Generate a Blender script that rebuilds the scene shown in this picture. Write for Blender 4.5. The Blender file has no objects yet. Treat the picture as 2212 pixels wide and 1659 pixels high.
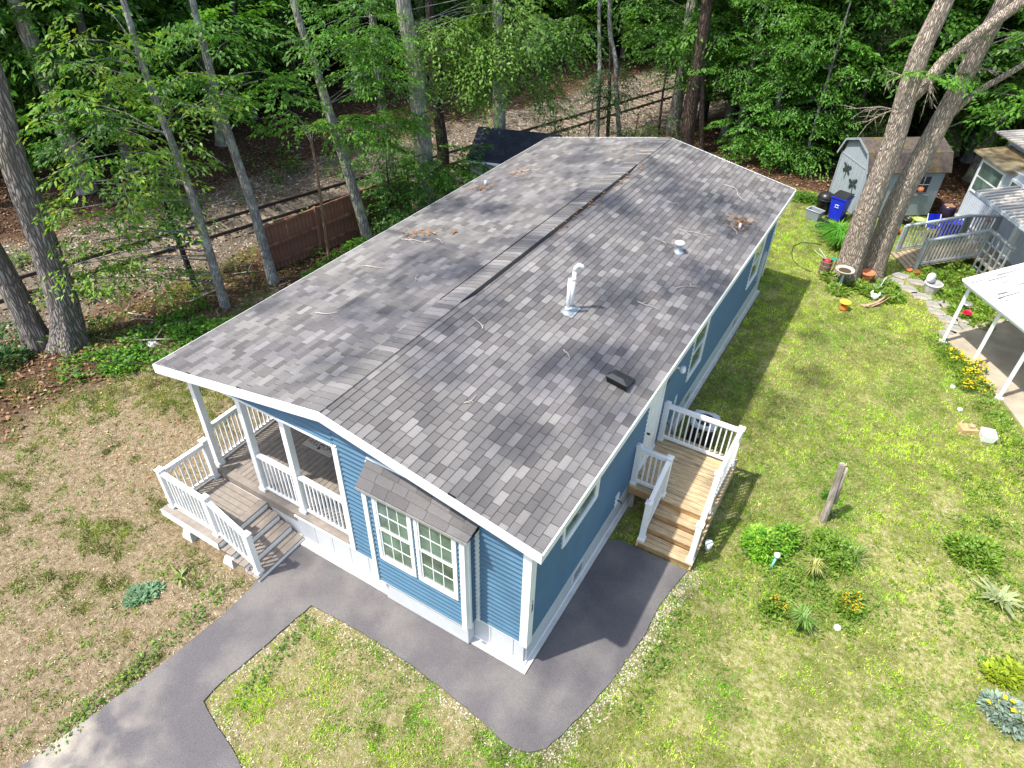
import bpy, math, random
import numpy as np
from mathutils import Vector, Matrix
rnd = random.Random(7)
rng = np.random.default_rng(11)
S = bpy.context.scene
COL = S.collection
# ------------------------------------------------------------------ camera
def cam_setup():
    px, py, pz = 2.4456, -4.8533, 9.76
    p, y, r = 0.6686, -0.5227, 0.0274
    f = Vector((math.sin(y)*math.cos(p), math.cos(y)*math.cos(p), -math.sin(p)))
    ri = Vector((math.cos(y), -math.sin(y), 0)); up = ri.cross(f)
    R = ri*math.cos(r)+up*math.sin(r); U = -ri*math.sin(r)+up*math.cos(r)
    cd = bpy.data.cameras.new('camera'); c = bpy.data.objects.new('camera', cd); COL.objects.link(c)
    c.matrix_world = Matrix(((R.x, U.x, -f.x, px), (R.y, U.y, -f.y, py), (R.z, U.z, -f.z, pz), (0, 0, 0, 1)))
    cd.sensor_width = 36; cd.lens = 1455.89/2212*36; cd.clip_end = 600; cd.clip_start = .1
    S.camera = c
cam_setup()
# ------------------------------------------------------------------ light
SUN = Vector((0.95, 1.26, -2.95)).normalized()      # the way the light travels
W = bpy.data.worlds.new("World"); S.world = W; W.use_nodes = True
nt = W.node_tree; bg = nt.nodes['Background']; sky = nt.nodes.new('ShaderNodeTexSky')
sky.sky_type = 'NISHITA'; sky.sun_disc = False
sky.sun_elevation = math.asin(-SUN.z); sky.sun_rotation = math.atan2(-SUN.x, -SUN.y)
sky.air_density = 1.0; sky.dust_density = 2.0; sky.ozone_density = 1.0
nt.links.new(sky.outputs[0], bg.inputs[0]); bg.inputs[1].default_value = 0.15
sd = bpy.data.lights.new('sun', 'SUN'); sd.energy = 3.3; sd.angle = math.radians(0.9); sd.color = (1, .95, .87)
so = bpy.data.objects.new('sun', sd); COL.objects.link(so); so.location = (0, 0, 30)
so.rotation_euler = SUN.to_track_quat('-Z', 'Y').to_euler()
S.view_settings.view_transform = 'Standard'; S.view_settings.look = 'None'
S.view_settings.exposure = 1.2; S.view_settings.gamma = 1.0; S.view_settings.use_curve_mapping = False
S.cycles.max_bounces = 8; S.cycles.diffuse_bounces = 4; S.cycles.transmission_bounces = 4; S.cycles.transparent_max_bounces = 4
# ------------------------------------------------------------------ materials
MATS = {}
def mat(name, col=(.5, .5, .5), rough=.7, var=.15, scale=6., bump=.0, bscale=40., metal=0., spec=.4, tint=False,
        stretch=(1, 1, 1), coat=0., transl=0., col2=None, c2scale=2., c2lo=.45, c2hi=.6):
    if name in MATS: return MATS[name]
    m = bpy.data.materials.new(name); m.use_nodes = True; n = m.node_tree; N = n.nodes; L = n.links
    b = N['Principled BSDF']; b.inputs['Roughness'].default_value = rough; b.inputs['Metallic'].default_value = metal
    b.inputs['Specular IOR Level'].default_value = spec
    tc = N.new('ShaderNodeTexCoord'); mp = N.new('ShaderNodeMapping'); mp.inputs['Scale'].default_value = stretch
    L.new(tc.outputs['Object'], mp.inputs[0])
    nz = N.new('ShaderNodeTexNoise'); nz.inputs['Scale'].default_value = scale; nz.inputs['Detail'].default_value = 5
    L.new(mp.outputs[0], nz.inputs['Vector'])
    ramp = N.new('ShaderNodeMapRange'); ramp.inputs[1].default_value = .3; ramp.inputs[2].default_value = .7
    ramp.inputs[3].default_value = 1-var; ramp.inputs[4].default_value = 1+var
    L.new(nz.outputs[0], ramp.inputs[0])
    mul = N.new('ShaderNodeVectorMath'); mul.operation = 'SCALE'; L.new(ramp.outputs[0], mul.inputs['Scale'])
    src = None
    if col2:
        n2 = N.new('ShaderNodeTexNoise'); n2.inputs['Scale'].default_value = c2scale; n2.inputs['Detail'].default_value = 6
        L.new(mp.outputs[0], n2.inputs['Vector'])
        r2 = N.new('ShaderNodeMapRange'); r2.inputs[1].default_value = c2lo; r2.inputs[2].default_value = c2hi; L.new(n2.outputs[0], r2.inputs[0])
        mx = N.new('ShaderNodeMix'); mx.data_type = 'RGBA'; mx.inputs[6].default_value = (*col, 1); mx.inputs[7].default_value = (*col2, 1)
        L.new(r2.outputs[0], mx.inputs[0]); src = mx.outputs[2]
    if tint:
        at = N.new('ShaderNodeAttribute'); at.attribute_name = 'tint'
        if src is None: src = at.outputs[0]
        else:
            v = N.new('ShaderNodeVectorMath'); v.operation = 'MULTIPLY'; L.new(src, v.inputs[0]); L.new(at.outputs[0], v.inputs[1]); src = v.outputs[0]
    if src is None: mul.inputs[0].default_value = col
    else: L.new(src, mul.inputs[0])
    L.new(mul.outputs[0], b.inputs['Base Color'])
    if bump:
        bn = N.new('ShaderNodeTexNoise'); bn.inputs['Scale'].default_value = bscale; bn.inputs['Detail'].default_value = 4
        L.new(mp.outputs[0], bn.inputs['Vector'])
        bp = N.new('ShaderNodeBump'); bp.inputs['Strength'].default_value = bump; bp.inputs['Distance'].default_value = .02
        L.new(bn.outputs[0], bp.inputs['Height']); L.new(bp.outputs[0], b.inputs['Normal'])
    if transl:
        tr = N.new('ShaderNodeBsdfTranslucent'); ms = N.new('ShaderNodeMixShader'); ms.inputs[0].default_value = transl
        sc = N.new('ShaderNodeVectorMath'); sc.operation = 'MULTIPLY'; L.new(mul.outputs[0], sc.inputs[0]); sc.inputs[1].default_value = (1.5, 1.5, .7)
        L.new(sc.outputs[0], tr.inputs[0])
        L.new(b.outputs[0], ms.inputs[1]); L.new(tr.outputs[0], ms.inputs[2]); L.new(ms.outputs[0], N['Material Output'].inputs[0])
    MATS[name] = m; return m
WHITE = mat('white_vinyl', (.80, .80, .785), .45, .04, 3, col2=(.70, .70, .67), c2scale=1.3, c2lo=.5, c2hi=.75)
BLUE = mat('blue_siding', (.068, .148, .225), .5, .08, 2.5, bump=.05, bscale=6)
SKIRT = mat('skirting_panel', (.52, .53, .54), .55, .06, 4)
CONC = mat('concrete', (.52, .50, .46), .85, .15, 5, .3, 60)
CONC2 = mat('patio_concrete', (.36, .31, .24), .9, .2, 2, .3, 40)
SHING = mat('asphalt_shingle', (1.03, 1.02, 1.0), .92, .2, 90, .5, 160, tint=True, col2=(.87, .86, .90), c2scale=.8, c2lo=.4, c2hi=.62)
ASPH = mat('asphalt', (.118, .110, .114), .92, .3, 120, .6, 130, col2=(.175, .162, .155), c2scale=1.1, c2lo=.42, c2hi=.62, spec=.2)
COMP = mat('composite_deck', (.22, .19, .16), .7, .16, 8, .15, 60, stretch=(1, 1, 1))
PINEW = mat('pine_deck_board', (.50, .38, .22), .75, .25, 6, .2, 30, col2=(.36, .27, .16), c2scale=2.5, c2lo=.4, c2hi=.65, stretch=(1, 7, 1))
PINED = mat('pine_frame_wood', (.36, .21, .09), .8, .25, 6, .2, 30)
GREYW = mat('weathered_wood', (.36, .31, .26), .9, .25, 7, .5, 30, stretch=(3, 3, .6), col2=(.22, .18, .15), c2scale=5)
RAMPW = mat('ramp_boards', (.34, .27, .18), .9, .25, 7, .3, 30)
FENCE = mat('stained_fence_wood', (.25, .115, .07), .8, .35, 4, .3, 40, col2=(.42, .2, .12), c2scale=2.6, c2lo=.52, c2hi=.68, stretch=(1.5, 1.5, .5))
GLASS = mat('window_glass', (.10, .15, .12), .03, .5, 3, spec=.8)
DARK = mat('black_plastic', (.018, .018, .02), .35, .2, 8)
BLACKM = mat('black_metal', (.035, .036, .04), .3, .2, 8)
GALV = mat('galvanised_metal', (.42, .43, .42), .45, .15, 10, metal=.6)
PVC = mat('white_pipe', (.8, .8, .8), .35, .03, 5)
VOID = mat('dark_gap', (.008, .008, .008), .9, .1)
def asphalt_dust():
    n = ASPH.node_tree; N = n.nodes; L = n.links; b = N['Principled BSDF']; src = b.inputs['Base Color'].links[0].from_socket
    tc = N.new('ShaderNodeTexCoord'); sb = N.new('ShaderNodeVectorMath'); sb.operation = 'DISTANCE'; sb.inputs[1].default_value = (-4.75, -4.5, 0); L.new(tc.outputs['Object'], sb.inputs[0])
    mr = N.new('ShaderNodeMapRange'); mr.inputs[1].default_value = 1.5; mr.inputs[2].default_value = .3; L.new(sb.outputs['Value'], mr.inputs[0])
    nz = N.new('ShaderNodeTexNoise'); nz.inputs['Scale'].default_value = 2.2; nz.inputs['Detail'].default_value = 7; nz.inputs['Distortion'].default_value = .2; L.new(tc.outputs['Object'], nz.inputs[0])
    m2 = N.new('ShaderNodeMapRange'); m2.inputs[1].default_value = .4; m2.inputs[2].default_value = .7; L.new(nz.outputs[0], m2.inputs[0])
    mu = N.new('ShaderNodeMath'); mu.operation = 'MULTIPLY'; L.new(mr.outputs[0], mu.inputs[0]); L.new(m2.outputs[0], mu.inputs[1])
    mx = N.new('ShaderNodeMix'); mx.data_type = 'RGBA'; L.new(mu.outputs[0], mx.inputs[0]); L.new(src, mx.inputs[6]); mx.inputs[7].default_value = (.42, .37, .30, 1); L.new(mx.outputs[2], b.inputs['Base Color'])
asphalt_dust()
RUST = mat('rail_steel', (.055, .042, .036), .7, .35, 10)
TIE = mat('sleeper_wood', (.20, .15, .11), .9, .3, 5, .4, 20, tint=True)
BARK_G = None
def bark(name, c1, c2, sz=1., lich=None, vs=16.):
    m = bpy.data.materials.new(name); m.use_nodes = True; n = m.node_tree; N = n.nodes; L = n.links
    b = N['Principled BSDF']; b.inputs['Roughness'].default_value = .95; b.inputs['Specular IOR Level'].default_value = .2
    tc = N.new('ShaderNodeTexCoord'); mp = N.new('ShaderNodeMapping'); mp.inputs['Scale'].default_value = (1, 1, .18)
    L.new(tc.outputs['Object'], mp.inputs[0])
    nz = N.new('ShaderNodeTexNoise'); nz.inputs['Scale'].default_value = 6; nz.inputs['Detail'].default_value = 3
    L.new(mp.outputs[0], nz.inputs[0])
    ad = N.new('ShaderNodeVectorMath'); ad.operation = 'MULTIPLY_ADD'; ad.inputs[1].default_value = (.12, .12, .12)
    L.new(nz.outputs[1], ad.inputs[0]); L.new(mp.outputs[0], ad.inputs[2])
    vo = N.new('ShaderNodeTexVoronoi'); vo.feature = 'DISTANCE_TO_EDGE'; vo.inputs['Scale'].default_value = vs*sz
    L.new(ad.outputs[0], vo.inputs['Vector'])
    mr = N.new('ShaderNodeMapRange'); mr.inputs[2].default_value = .28; L.new(vo.outputs[0], mr.inputs[0])
    mx = N.new('ShaderNodeMix'); mx.data_type = 'RGBA'; mx.inputs[6].default_value = (*c2, 1); mx.inputs[7].default_value = (*c1, 1)
    L.new(mr.outputs[0], mx.inputs[0]); out = mx.outputs[2]
    if lich:
        ln = N.new('ShaderNodeTexNoise'); ln.inputs['Scale'].default_value = 2.6; ln.inputs['Detail'].default_value = 8; ln.inputs['Roughness'].default_value = .7
        L.new(tc.outputs['Object'], ln.inputs[0])
        lr = N.new('ShaderNodeMapRange'); lr.inputs[1].default_value = .5; lr.inputs[2].default_value = .56; L.new(ln.outputs[0], lr.inputs[0])
        m2 = N.new('ShaderNodeMix'); m2.data_type = 'RGBA'; L.new(lr.outputs[0], m2.inputs[0]); L.new(out, m2.inputs[6]); m2.inputs[7].default_value = (*lich, 1); out = m2.outputs[2]
    L.new(out, b.inputs['Base Color'])
    bp = N.new('ShaderNodeBump'); bp.inputs['Strength'].default_value = .9; bp.inputs['Distance'].default_value = .035
    L.new(mr.outputs[0], bp.inputs['Height']); L.new(bp.outputs[0], b.inputs['Normal'])
    return m
BK_OAK = bark('oak_bark', (.54, .45, .365), (.22, .175, .135), 1.6)
BK_GREY = bark('grey_oak_bark', (.30, .265, .235), (.10, .085, .075))
BK_LICH = bark('lichen_bark', (.38, .36, .32), (.18, .16, .14), 1., (.42, .45, .27))
BK_SLIM = bark('smooth_grey_bark', (.30, .29, .27), (.20, .19, .175), 1.3, (.38, .38, .33))
BK_DARK = bark('dark_bark', (.10, .075, .06), (.04, .03, .025))
BK_PINE = bark('brown_pine_bark', (.13, .09, .07), (.05, .035, .028))
LEAF = mat('leaf', (1, 1, 1), .5, .25, 2.5, tint=True, transl=.38, spec=.35)
GRASSM = mat('grass_blade', (1, 1, 1), .6, .15, 1.5, tint=True, transl=.3, spec=.25)
LITTER = mat('dry_leaf', (1, 1, 1), .8, .2, 5, tint=True, spec=.2)
STONEM = mat('stone_chip', (1, 1, 1), .9, .15, 9, tint=True, spec=.2)
TWIG = mat('twig_bark', (.42, .38, .33), .9, .2, 10)
# ------------------------------------------------------------------ object helpers
def tag(o, label=None, cat=None, group=None, kind=None):
    if label: o['label'] = label
    if cat: o['category'] = cat
    if group: o['group'] = group
    if kind: o['kind'] = kind
    return o
def thing(name, label, cat, loc=(0, 0, 0), rz=0., group=None):
    o = bpy.data.objects.new(name, None); COL.objects.link(o); o.location = loc; o.rotation_euler = (0, 0, rz)
    return tag(o, label, cat, group)
def link(name, me, parent=None, loc=(0, 0, 0), rot=(0, 0, 0)):
    o = bpy.data.objects.new(name, me); COL.objects.link(o); o.location = loc; o.rotation_euler = rot
    if parent: o.parent = parent
    return o
def copy_tree(o, parent=None):
    c = o.copy(); COL.objects.link(c); c.parent = parent
    for ch in list(o.children): copy_tree(ch, c)
    return c
def fast_mesh(name, V, F, material, tint=None, smooth=False):
    """V (n,3); F (m,k) with constant k; tint (n,3) per vertex"""
    me = bpy.data.meshes.new(name); V = np.asarray(V, np.float32); F = np.asarray(F, np.int32); k = F.shape[1]
    me.vertices.add(len(V)); me.vertices.foreach_set('co', V.ravel())
    me.loops.add(F.size); me.loops.foreach_set('vertex_index', F.ravel())
    me.polygons.add(len(F)); me.polygons.foreach_set('loop_start', np.arange(0, F.size, k, dtype=np.int32))
    me.polygons.foreach_set('loop_total', np.full(len(F), k, np.int32))
    if smooth: me.polygons.foreach_set('use_smooth', np.ones(len(F), bool))
    me.update(calc_edges=True)
    if tint is not None:
        a = me.attributes.new('tint', 'FLOAT_COLOR', 'POINT'); c = np.ones((len(V), 4), np.float32); c[:, :3] = tint
        a.data.foreach_set('color', c.ravel())
    me.materials.append(material); return me
class MB:
    def __init__(s): s.v = []; s.f = []; s.t = []; s.sm = []
    def add(s, vs, fs, tint=(1, 1, 1), smooth=False):
        b = len(s.v); s.v += [tuple(p) for p in vs]; s.f += [tuple(i+b for i in f) for f in fs]; s.t += [tint]*len(vs); s.sm += [smooth]*len(fs); return s
    def box(s, x0, x1, y0, y1, z0, z1, tint=(1, 1, 1)):
        return s.add([(x0, y0, z0), (x1, y0, z0), (x1, y1, z0), (x0, y1, z0), (x0, y0, z1), (x1, y0, z1), (x1, y1, z1), (x0, y1, z1)],
                     [(0, 3, 2, 1), (4, 5, 6, 7), (0, 1, 5, 4), (1, 2, 6, 5), (2, 3, 7, 6), (3, 0, 4, 7)], tint)
    def bar(s, a, b, w, h, tint=(1, 1, 1), up=(0, 0, 1)):
        a = Vector(a); b = Vector(b); d = (b-a).normalized(); u = Vector(up)
        if abs(d.dot(u)) > .98: u = Vector((1, 0, 0))
        r = d.cross(u).normalized(); u = r.cross(d).normalized(); r = r*w/2; u = u*h/2
        vs = [a-r-u, a+r-u, a+r+u, a-r+u, b-r-u, b+r-u, b+r+u, b-r+u]
        return s.add(vs, [(0, 1, 2, 3), (7, 6, 5, 4), (0, 4, 5, 1), (1, 5, 6, 2), (2, 6, 7, 3), (3, 7, 4, 0)], tint)
    def tube(s, pts, rs, seg=8, cap=True, tint=(1, 1, 1), smooth=True):
        pts = [Vector(p) for p in pts]; n = len(pts)
        if not hasattr(rs, '__len__'): rs = [rs]*n
        vs = []; ref = None
        for i, p in enumerate(pts):
            d = (pts[min(i+1, n-1)]-pts[max(i-1, 0)]).normalized()
            if ref is None:
                ref = Vector((1, 0, 0)) if abs(d.x) < .9 else Vector((0, 1, 0))
            r = (ref-d*ref.dot(d)).normalized(); ref = r; u = d.cross(r)
            for k in range(seg):
                a = 2*math.pi*k/seg; vs.append(p+(r*math.cos(a)+u*math.sin(a))*rs[i])
        fs = [(i*seg+k, i*seg+(k+1) % seg, (i+1)*seg+(k+1) % seg, (i+1)*seg+k) for i in range(n-1) for k in range(seg)]
        s.add(vs, fs, tint, smooth)
        if cap:
            b = len(s.v)-len(vs); s.f += [tuple(b+k for k in range(seg))[::-1], tuple(b+(n-1)*seg+k for k in range(seg))]; s.sm += [False, False]
        return s
    def lathe(s, prof, c=(0, 0, 0), seg=20, tint=(1, 1, 1), sx=1., sy=1., smooth=True):
        vs = [(c[0]+r*math.cos(2*math.pi*k/seg)*sx, c[1]+r*math.sin(2*math.pi*k/seg)*sy, c[2]+z) for r, z in prof for k in range(seg)]
        fs = [(i*seg+k, i*seg+(k+1) % seg, (i+1)*seg+(k+1) % seg, (i+1)*seg+k) for i in range(len(prof)-1) for k in range(seg)]
        return s.add(vs, fs, tint, smooth)
    def prism(s, poly, z0, z1, tint=(1, 1, 1)):
        n = len(poly); vs = [(x, y, z0) for x, y in poly]+[(x, y, z1) for x, y in poly]
        return s.add(vs, [tuple(range(n))[::-1], tuple(range(n, 2*n))]+[(i, (i+1) % n, n+(i+1) % n, n+i) for i in range(n)], tint)
    def mesh(s, name, material):
        me = bpy.data.meshes.new(name); me.from_pydata([tuple(v) for v in s.v], [], s.f)
        me.polygons.foreach_set('use_smooth', s.sm)
        if any(t != (1, 1, 1) for t in s.t) or material in (SHING, TIE, STONEM, LITTER, LEAF):
            a = me.attributes.new('tint', 'FLOAT_COLOR', 'POINT'); a.data.foreach_set('color', np.array([(*t, 1) for t in s.t], np.float32).ravel())
        me.materials.append(material); me.update(); return me
    def obj(s, name, material, parent=None, loc=(0, 0, 0), rot=(0, 0, 0), label=None, bevel=0.):
        o = link(name, s.mesh(name, material), parent, loc, rot)
        if label: o['label'] = label
        if bevel:
            b = o.modifiers.new('bevel', 'BEVEL'); b.width = bevel; b.segments = 2; b.limit_method = 'ANGLE'
        return o
# numpy value noise
_perm = rng.random((256, 256))
def vnoise(x, y, sc, off=0):
    x = np.asarray(x)*sc+off*17.3+500; y = np.asarray(y)*sc+off*9.1+500
    xi = np.floor(x).astype(int); yi = np.floor(y).astype(int); fx = x-xi; fy = y-yi; fx = fx*fx*(3-2*fx); fy = fy*fy*(3-2*fy)
    g = lambda a, b: _perm[a % 256, b % 256]
    return (g(xi, yi)*(1-fx)+g(xi+1, yi)*fx)*(1-fy)+(g(xi, yi+1)*(1-fx)+g(xi+1, yi+1)*fx)*fy
def fnoise(x, y, sc, off=0, o=4):
    r = 0; a = .5; t = 0
    for i in range(o): r = r+a*vnoise(x, y, sc*2**i, off+i); t += a; a *= .55
    return r/t
def sstep(a, b, x): t = np.clip((x-a)/(b-a), 0, 1); return t*t*(3-2*t)
def inpoly(x, y, poly):
    x = np.asarray(x); y = np.asarray(y); r = np.zeros(x.shape, bool); n = len(poly)
    for i in range(n):
        x0, y0 = poly[i]; x1, y1 = poly[(i+1) % n]
        if y0 == y1: continue
        c = ((y0 > y) != (y1 > y)) & (x < (x1-x0)*(y-y0)/(y1-y0)+x0); r ^= c
    return r
def polydist(x, y, poly, closed=True):
    d = np.full(np.shape(x), 1e9)
    for i in range(len(poly)-(0 if closed else 1)):
        a = np.array(poly[i]); b = np.array(poly[(i+1) % len(poly)]); ab = b-a; L2 = (ab**2).sum()+1e-9
        t = np.clip(((x-a[0])*ab[0]+(y-a[1])*ab[1])/L2, 0, 1)
        d = np.minimum(d, np.hypot(x-a[0]-t*ab[0], y-a[1]-t*ab[1]))
    return d
# ------------------------------------------------------------------ layout of the ground
ASPHALT = [(-4.66, -.12), (-4.66, -1.0), (-4.55, -1.25), (-4.57, -2.0), (-4.64, -2.67), (-4.70, -3.2), (-4.8, -3.59), (-4.85, -3.94), (-4.92, -4.33), (-5.02, -4.77), (-5.4, -7.5),
           (-4.5, -14), (1, -14), (-1.2, -6.), (-2.3, -3.6), (-2.51, -3.26), (-2.92, -3.13), (-3.36, -3.02), (-3.67, -2.92), (-3.68, -2.58), (-3.62, -2.2), (-3.58, -1.86), (-3.53, -1.4), (-3.48, -.94),
           (-2.9, -.90), (-1.93, -.88), (-1.2, -.93), (-.52, -1.0), (-.11, -1.05), (.2, -1.12), (.45, -1.14), (.69, -1.08), (.88, -.9), (1.0, -.55), (1.15, -.0), (1.25, .45), (1.33, 1.05), (1.39, 1.5),
           (1.38, 1.93), (1.45, 2.44), (1.55, 2.98), (.52, 2.98), (.3, 2.96), (.1, 2.85), (.1, -.12)]
PATIO = [(4.86, 13.5), (5.3, 14.4), (6.0, 15.4), (8.5, 16.5), (9.5, 8), (6.9, 9.9), (6.5, 10.8), (6.2, 11.4), (5.75, 12.15), (5.35, 12.8)]
TC0 = -18.56; TCK = .277
def track_d(x, y): return (x-(TC0+TCK*y))/math.sqrt(1+TCK**2)
def gz(x, y):
    d = track_d(x, y)
    h = -.3*(1-sstep(3.0, 4.6, d))
    h = h+np.where(d < -3.2, .5*sstep(3.2, 7.0, -d), 0)
    h = h+.10*(fnoise(x, y, .35, 5)-.5)*sstep(8.5, 11, -np.asarray(x))
    return h
def zones(x, y):
    """grass, dirt lawn, litter, ballast, moss weights"""
    n = fnoise(x, y, .6, 1)-.5; n2 = fnoise(x, y, 2.2, 3)-.5
    d = track_d(x, y)
    lim = np.where(d > 0, np.where(y < 14, 2.3, 3.7), 3.3); ball = sstep(.5, -.5, np.abs(d)-lim+n*1.6+n2*.9)
    wood = np.maximum(sstep(-11.2, -12.2, x+n*1.6+(y < 1)*0), sstep(15.5, 17, y+n*2)*(x < -1.5))
    wood = np.maximum(wood, sstep(-8.2, -8.8, x+n)*(y > 6))
    wood = np.maximum(wood, sstep(21.2, 22.2, y+n*1.2)*(x < 12))
    # left yard: litter edge from (-13.7,-.3) to (-11.6,2.1)
    return wood*(1-ball), ball
def grass_density(x, y):
    wood, ball = zones(x, y)
    n = fnoise(x, y, .7, 7); n2 = fnoise(x, y, 3.0, 9); n3 = fnoise(x, y, .25, 12)
    right = sstep(-.1, .3, x)*(y > -2.5)+sstep(-3.4, -3.0, x)*(y < -.9)*(x < .3)*.0
    g = np.where((x > 0) | ((y > 11) & (x > -3)), .10+.90*sstep(.43, .64, n*.55+n2*.5+.03+.13*sstep(5, 11, y)+.25*(n3-.5)), 0)
    # bottom right lawn
    g = np.where((y < 2.5) & (x > .5), .12+.88*sstep(.36, .56, n*.45+n2*.5+.06), g)
    isl = (x < .3) & (x > -3.8) & (y < -.8)
    g = np.where(isl, .42*sstep(.42, .62, n*.3+n2*.7)+.08, g)
    left = (x < -4.4) & (y < 14)
    gl = .75*sstep(.50, .68, n*.45+n2*.55+.07*sstep(-7.5, -10, x)-.10*sstep(-1.5, .8, y)*sstep(-11, -9, x))
    band = sstep(1.3, .4, np.abs((y-(1.9+.28*(x+8.4)))+.8*(n-.5)))*(x > -11.5)*(x < -7.6)
    gl = np.maximum(gl, .9*band*sstep(.35, .5, n2)); g = np.where(left, gl, g)
    return g*(1-wood)*(1-ball)
# ground sheet
def build_ground():
    def axis(lo, hi, fl, fh, st):
        a = list(np.arange(fl, fh+1e-6, st)); s = st; v = fl
        while v > lo: s *= 1.25; v -= s; a.insert(0, v)
        v = fh; s = st
        while v < hi: s *= 1.25; v += s; a.append(v)
        return np.array(a)
    xs = axis(-300, 300, -22, 8, .12); ys = axis(-250, 350, -6.5, 30, .12)
    X, Y = np.meshgrid(xs, ys); Z = gz(X, Y)
    wood, ball = zones(X, Y); g = grass_density(X, Y)
    V = np.stack([X, Y, Z], -1).reshape(-1, 3); nx = len(xs); ny = len(ys)
    i = np.arange(nx*ny).reshape(ny, nx)
    F = np.stack([i[:-1, :-1], i[:-1, 1:], i[1:, 1:], i[1:, :-1]], -1).reshape(-1, 4)
    right = sstep(-.5, .5, X)*(Y > -3)
    right = np.where((X > -4) & (X < .5) & (Y < 0), .45, right)
    shadow = np.zeros_like(g)
    m = bpy.data.materials.new('ground_soil'); m.use_nodes = True; N = m.node_tree.nodes; L = m.node_tree.links
    b = N['Principled BSDF']; b.inputs['Roughness'].default_value = .95; b.inputs['Specular IOR Level'].default_value = .1
    at = N.new('ShaderNodeAttribute'); at.attribute_name = 'zone'; sp = N.new('ShaderNodeSeparateColor'); L.new(at.outputs[0], sp.inputs[0])
    geo = N.new('ShaderNodeTexCoord')
    def nz(scale, det=6, rough=.6):
        t = N.new('ShaderNodeTexNoise'); t.inputs['Scale'].default_value = scale; t.inputs['Detail'].default_value = det; t.inputs['Roughness'].default_value = rough
        L.new(geo.outputs['Object'], t.inputs[0]); return t
    def ramp(n, stops):
        r = N.new('ShaderNodeValToRGB'); L.new(n.outputs[0], r.inputs[0]); e = r.color_ramp.elements
        e[0].position, e[0].color = stops[0][0], (*stops[0][1], 1); e[1].position, e[1].color = stops[-1][0], (*stops[-1][1], 1)
        for p, c in stops[1:-1]: q = e.new(p); q.color = (*c, 1)
        return r
    def mix(f, a, c):
        x = N.new('ShaderNodeMix'); x.data_type = 'RGBA'; L.new(f, x.inputs[0]); L.new(a, x.inputs[6]); L.new(c, x.inputs[7]); return x.outputs[2]
    dirtL = ramp(nz(10, 9, .72), [(.3, (.12, .085, .05)), (.5, (.27, .205, .125)), (.7, (.45, .37, .26))])
    dirtR = ramp(nz(11, 8, .7), [(.3, (.10, .15, .02)), (.47, (.30, .30, .09)), (.66, (.58, .50, .30))])
    lit = ramp(nz(18), [(.3, (.025, .016, .01)), (.48, (.085, .05, .03)), (.7, (.20, .12, .075))])
    bal = ramp(nz(22, 8, .75), [(.32, (.045, .037, .028)), (.5, (.14, .115, .085)), (.68, (.29, .245, .19))])
    bcol = mix(sp.outputs[2], dirtL.outputs[0], dirtR.outputs[0])
    gt = nz(30); gm = ramp(gt, [(.3, (.05, .075, .014)), (.7, (.15, .18, .04))])
    c = mix(at.outputs['Alpha'], bcol, gm.outputs[0]); c = mix(sp.outputs[0], c, lit.outputs[0]); c = mix(sp.outputs[1], c, bal.outputs[0])
    L.new(c, b.inputs['Base Color'])
    bp = N.new('ShaderNodeBump'); bp.inputs['Strength'].default_value = 1.; bp.inputs['Distance'].default_value = .06
    L.new(nz(26, 8, .7).outputs[0], bp.inputs['Height']); L.new(bp.outputs[0], b.inputs['Normal'])
    me = fast_mesh('ground', V, F, m, smooth=True)
    a = me.attributes.new('zone', 'FLOAT_COLOR', 'POINT')
    C = np.stack([wood.ravel(), ball.ravel(), right.ravel(), (g*.55).ravel()], -1).astype(np.float32); a.data.foreach_set('color', C.ravel())
    tag(link('ground', me), kind='structure')
build_ground()
# asphalt
def build_asphalt():
    import bmesh
    pts = []
    for i, p in enumerate(ASPHALT):
        q = ASPHALT[(i+1) % len(ASPHALT)]; L_ = math.dist(p, q); n = max(1, int(L_/.12)) if (abs(p[1]+.12) > .01 or abs(q[1]+.12) > .01) and i < len(ASPHALT)-2 and p[1] > -8 else 1
        for k in range(n):
            t = k/n; x = p[0]+(q[0]-p[0])*t; y = p[1]+(q[1]-p[1])*t
            if n > 1 and k > 0: x += rnd.uniform(-.012, .012); y += rnd.uniform(-.012, .012)
            pts.append((x, y))
    bm = bmesh.new(); vs = [bm.verts.new((x, y, .03)) for x, y in pts]; f = bm.faces.new(vs)
    lo = [bm.verts.new((x+.0, y, -.04)) for x, y in pts]; n = len(vs)
    for i in range(n): bm.faces.new((vs[i], lo[i], lo[(i+1) % n], vs[(i+1) % n]))
    bmesh.ops.recalc_face_normals(bm, faces=bm.faces)
    if f.normal.z < 0: bmesh.ops.reverse_faces(bm, faces=bm.faces)
    bmesh.ops.triangulate(bm, faces=[f])
    me = bpy.data.meshes.new('asphalt_path'); bm.to_mesh(me); me.materials.append(ASPH)
    tag(link('asphalt_path', me), kind='structure')
build_asphalt()
# ------------------------------------------------------------------ house
XR, ZR = -3.3, 3.70; XE, ZE = .21, 3.03; XL, ZL = -7.06, 3.00; YF, YB = -.15, 13.44
house = thing('manufactured_home', 'long blue sided single storey home with grey shingle roof and white trim', 'house')
def roof_z(x): return ZR-(x-XR)*(ZR-ZE)/(XE-XR) if x > XR else ZR-(XR-x)*(ZR-ZL)/(XR-XL)
# slab
MB().box(-7.2, .09, -.14, 13.3, -.05, .05).obj('foundation_slab', CONC, house)
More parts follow.
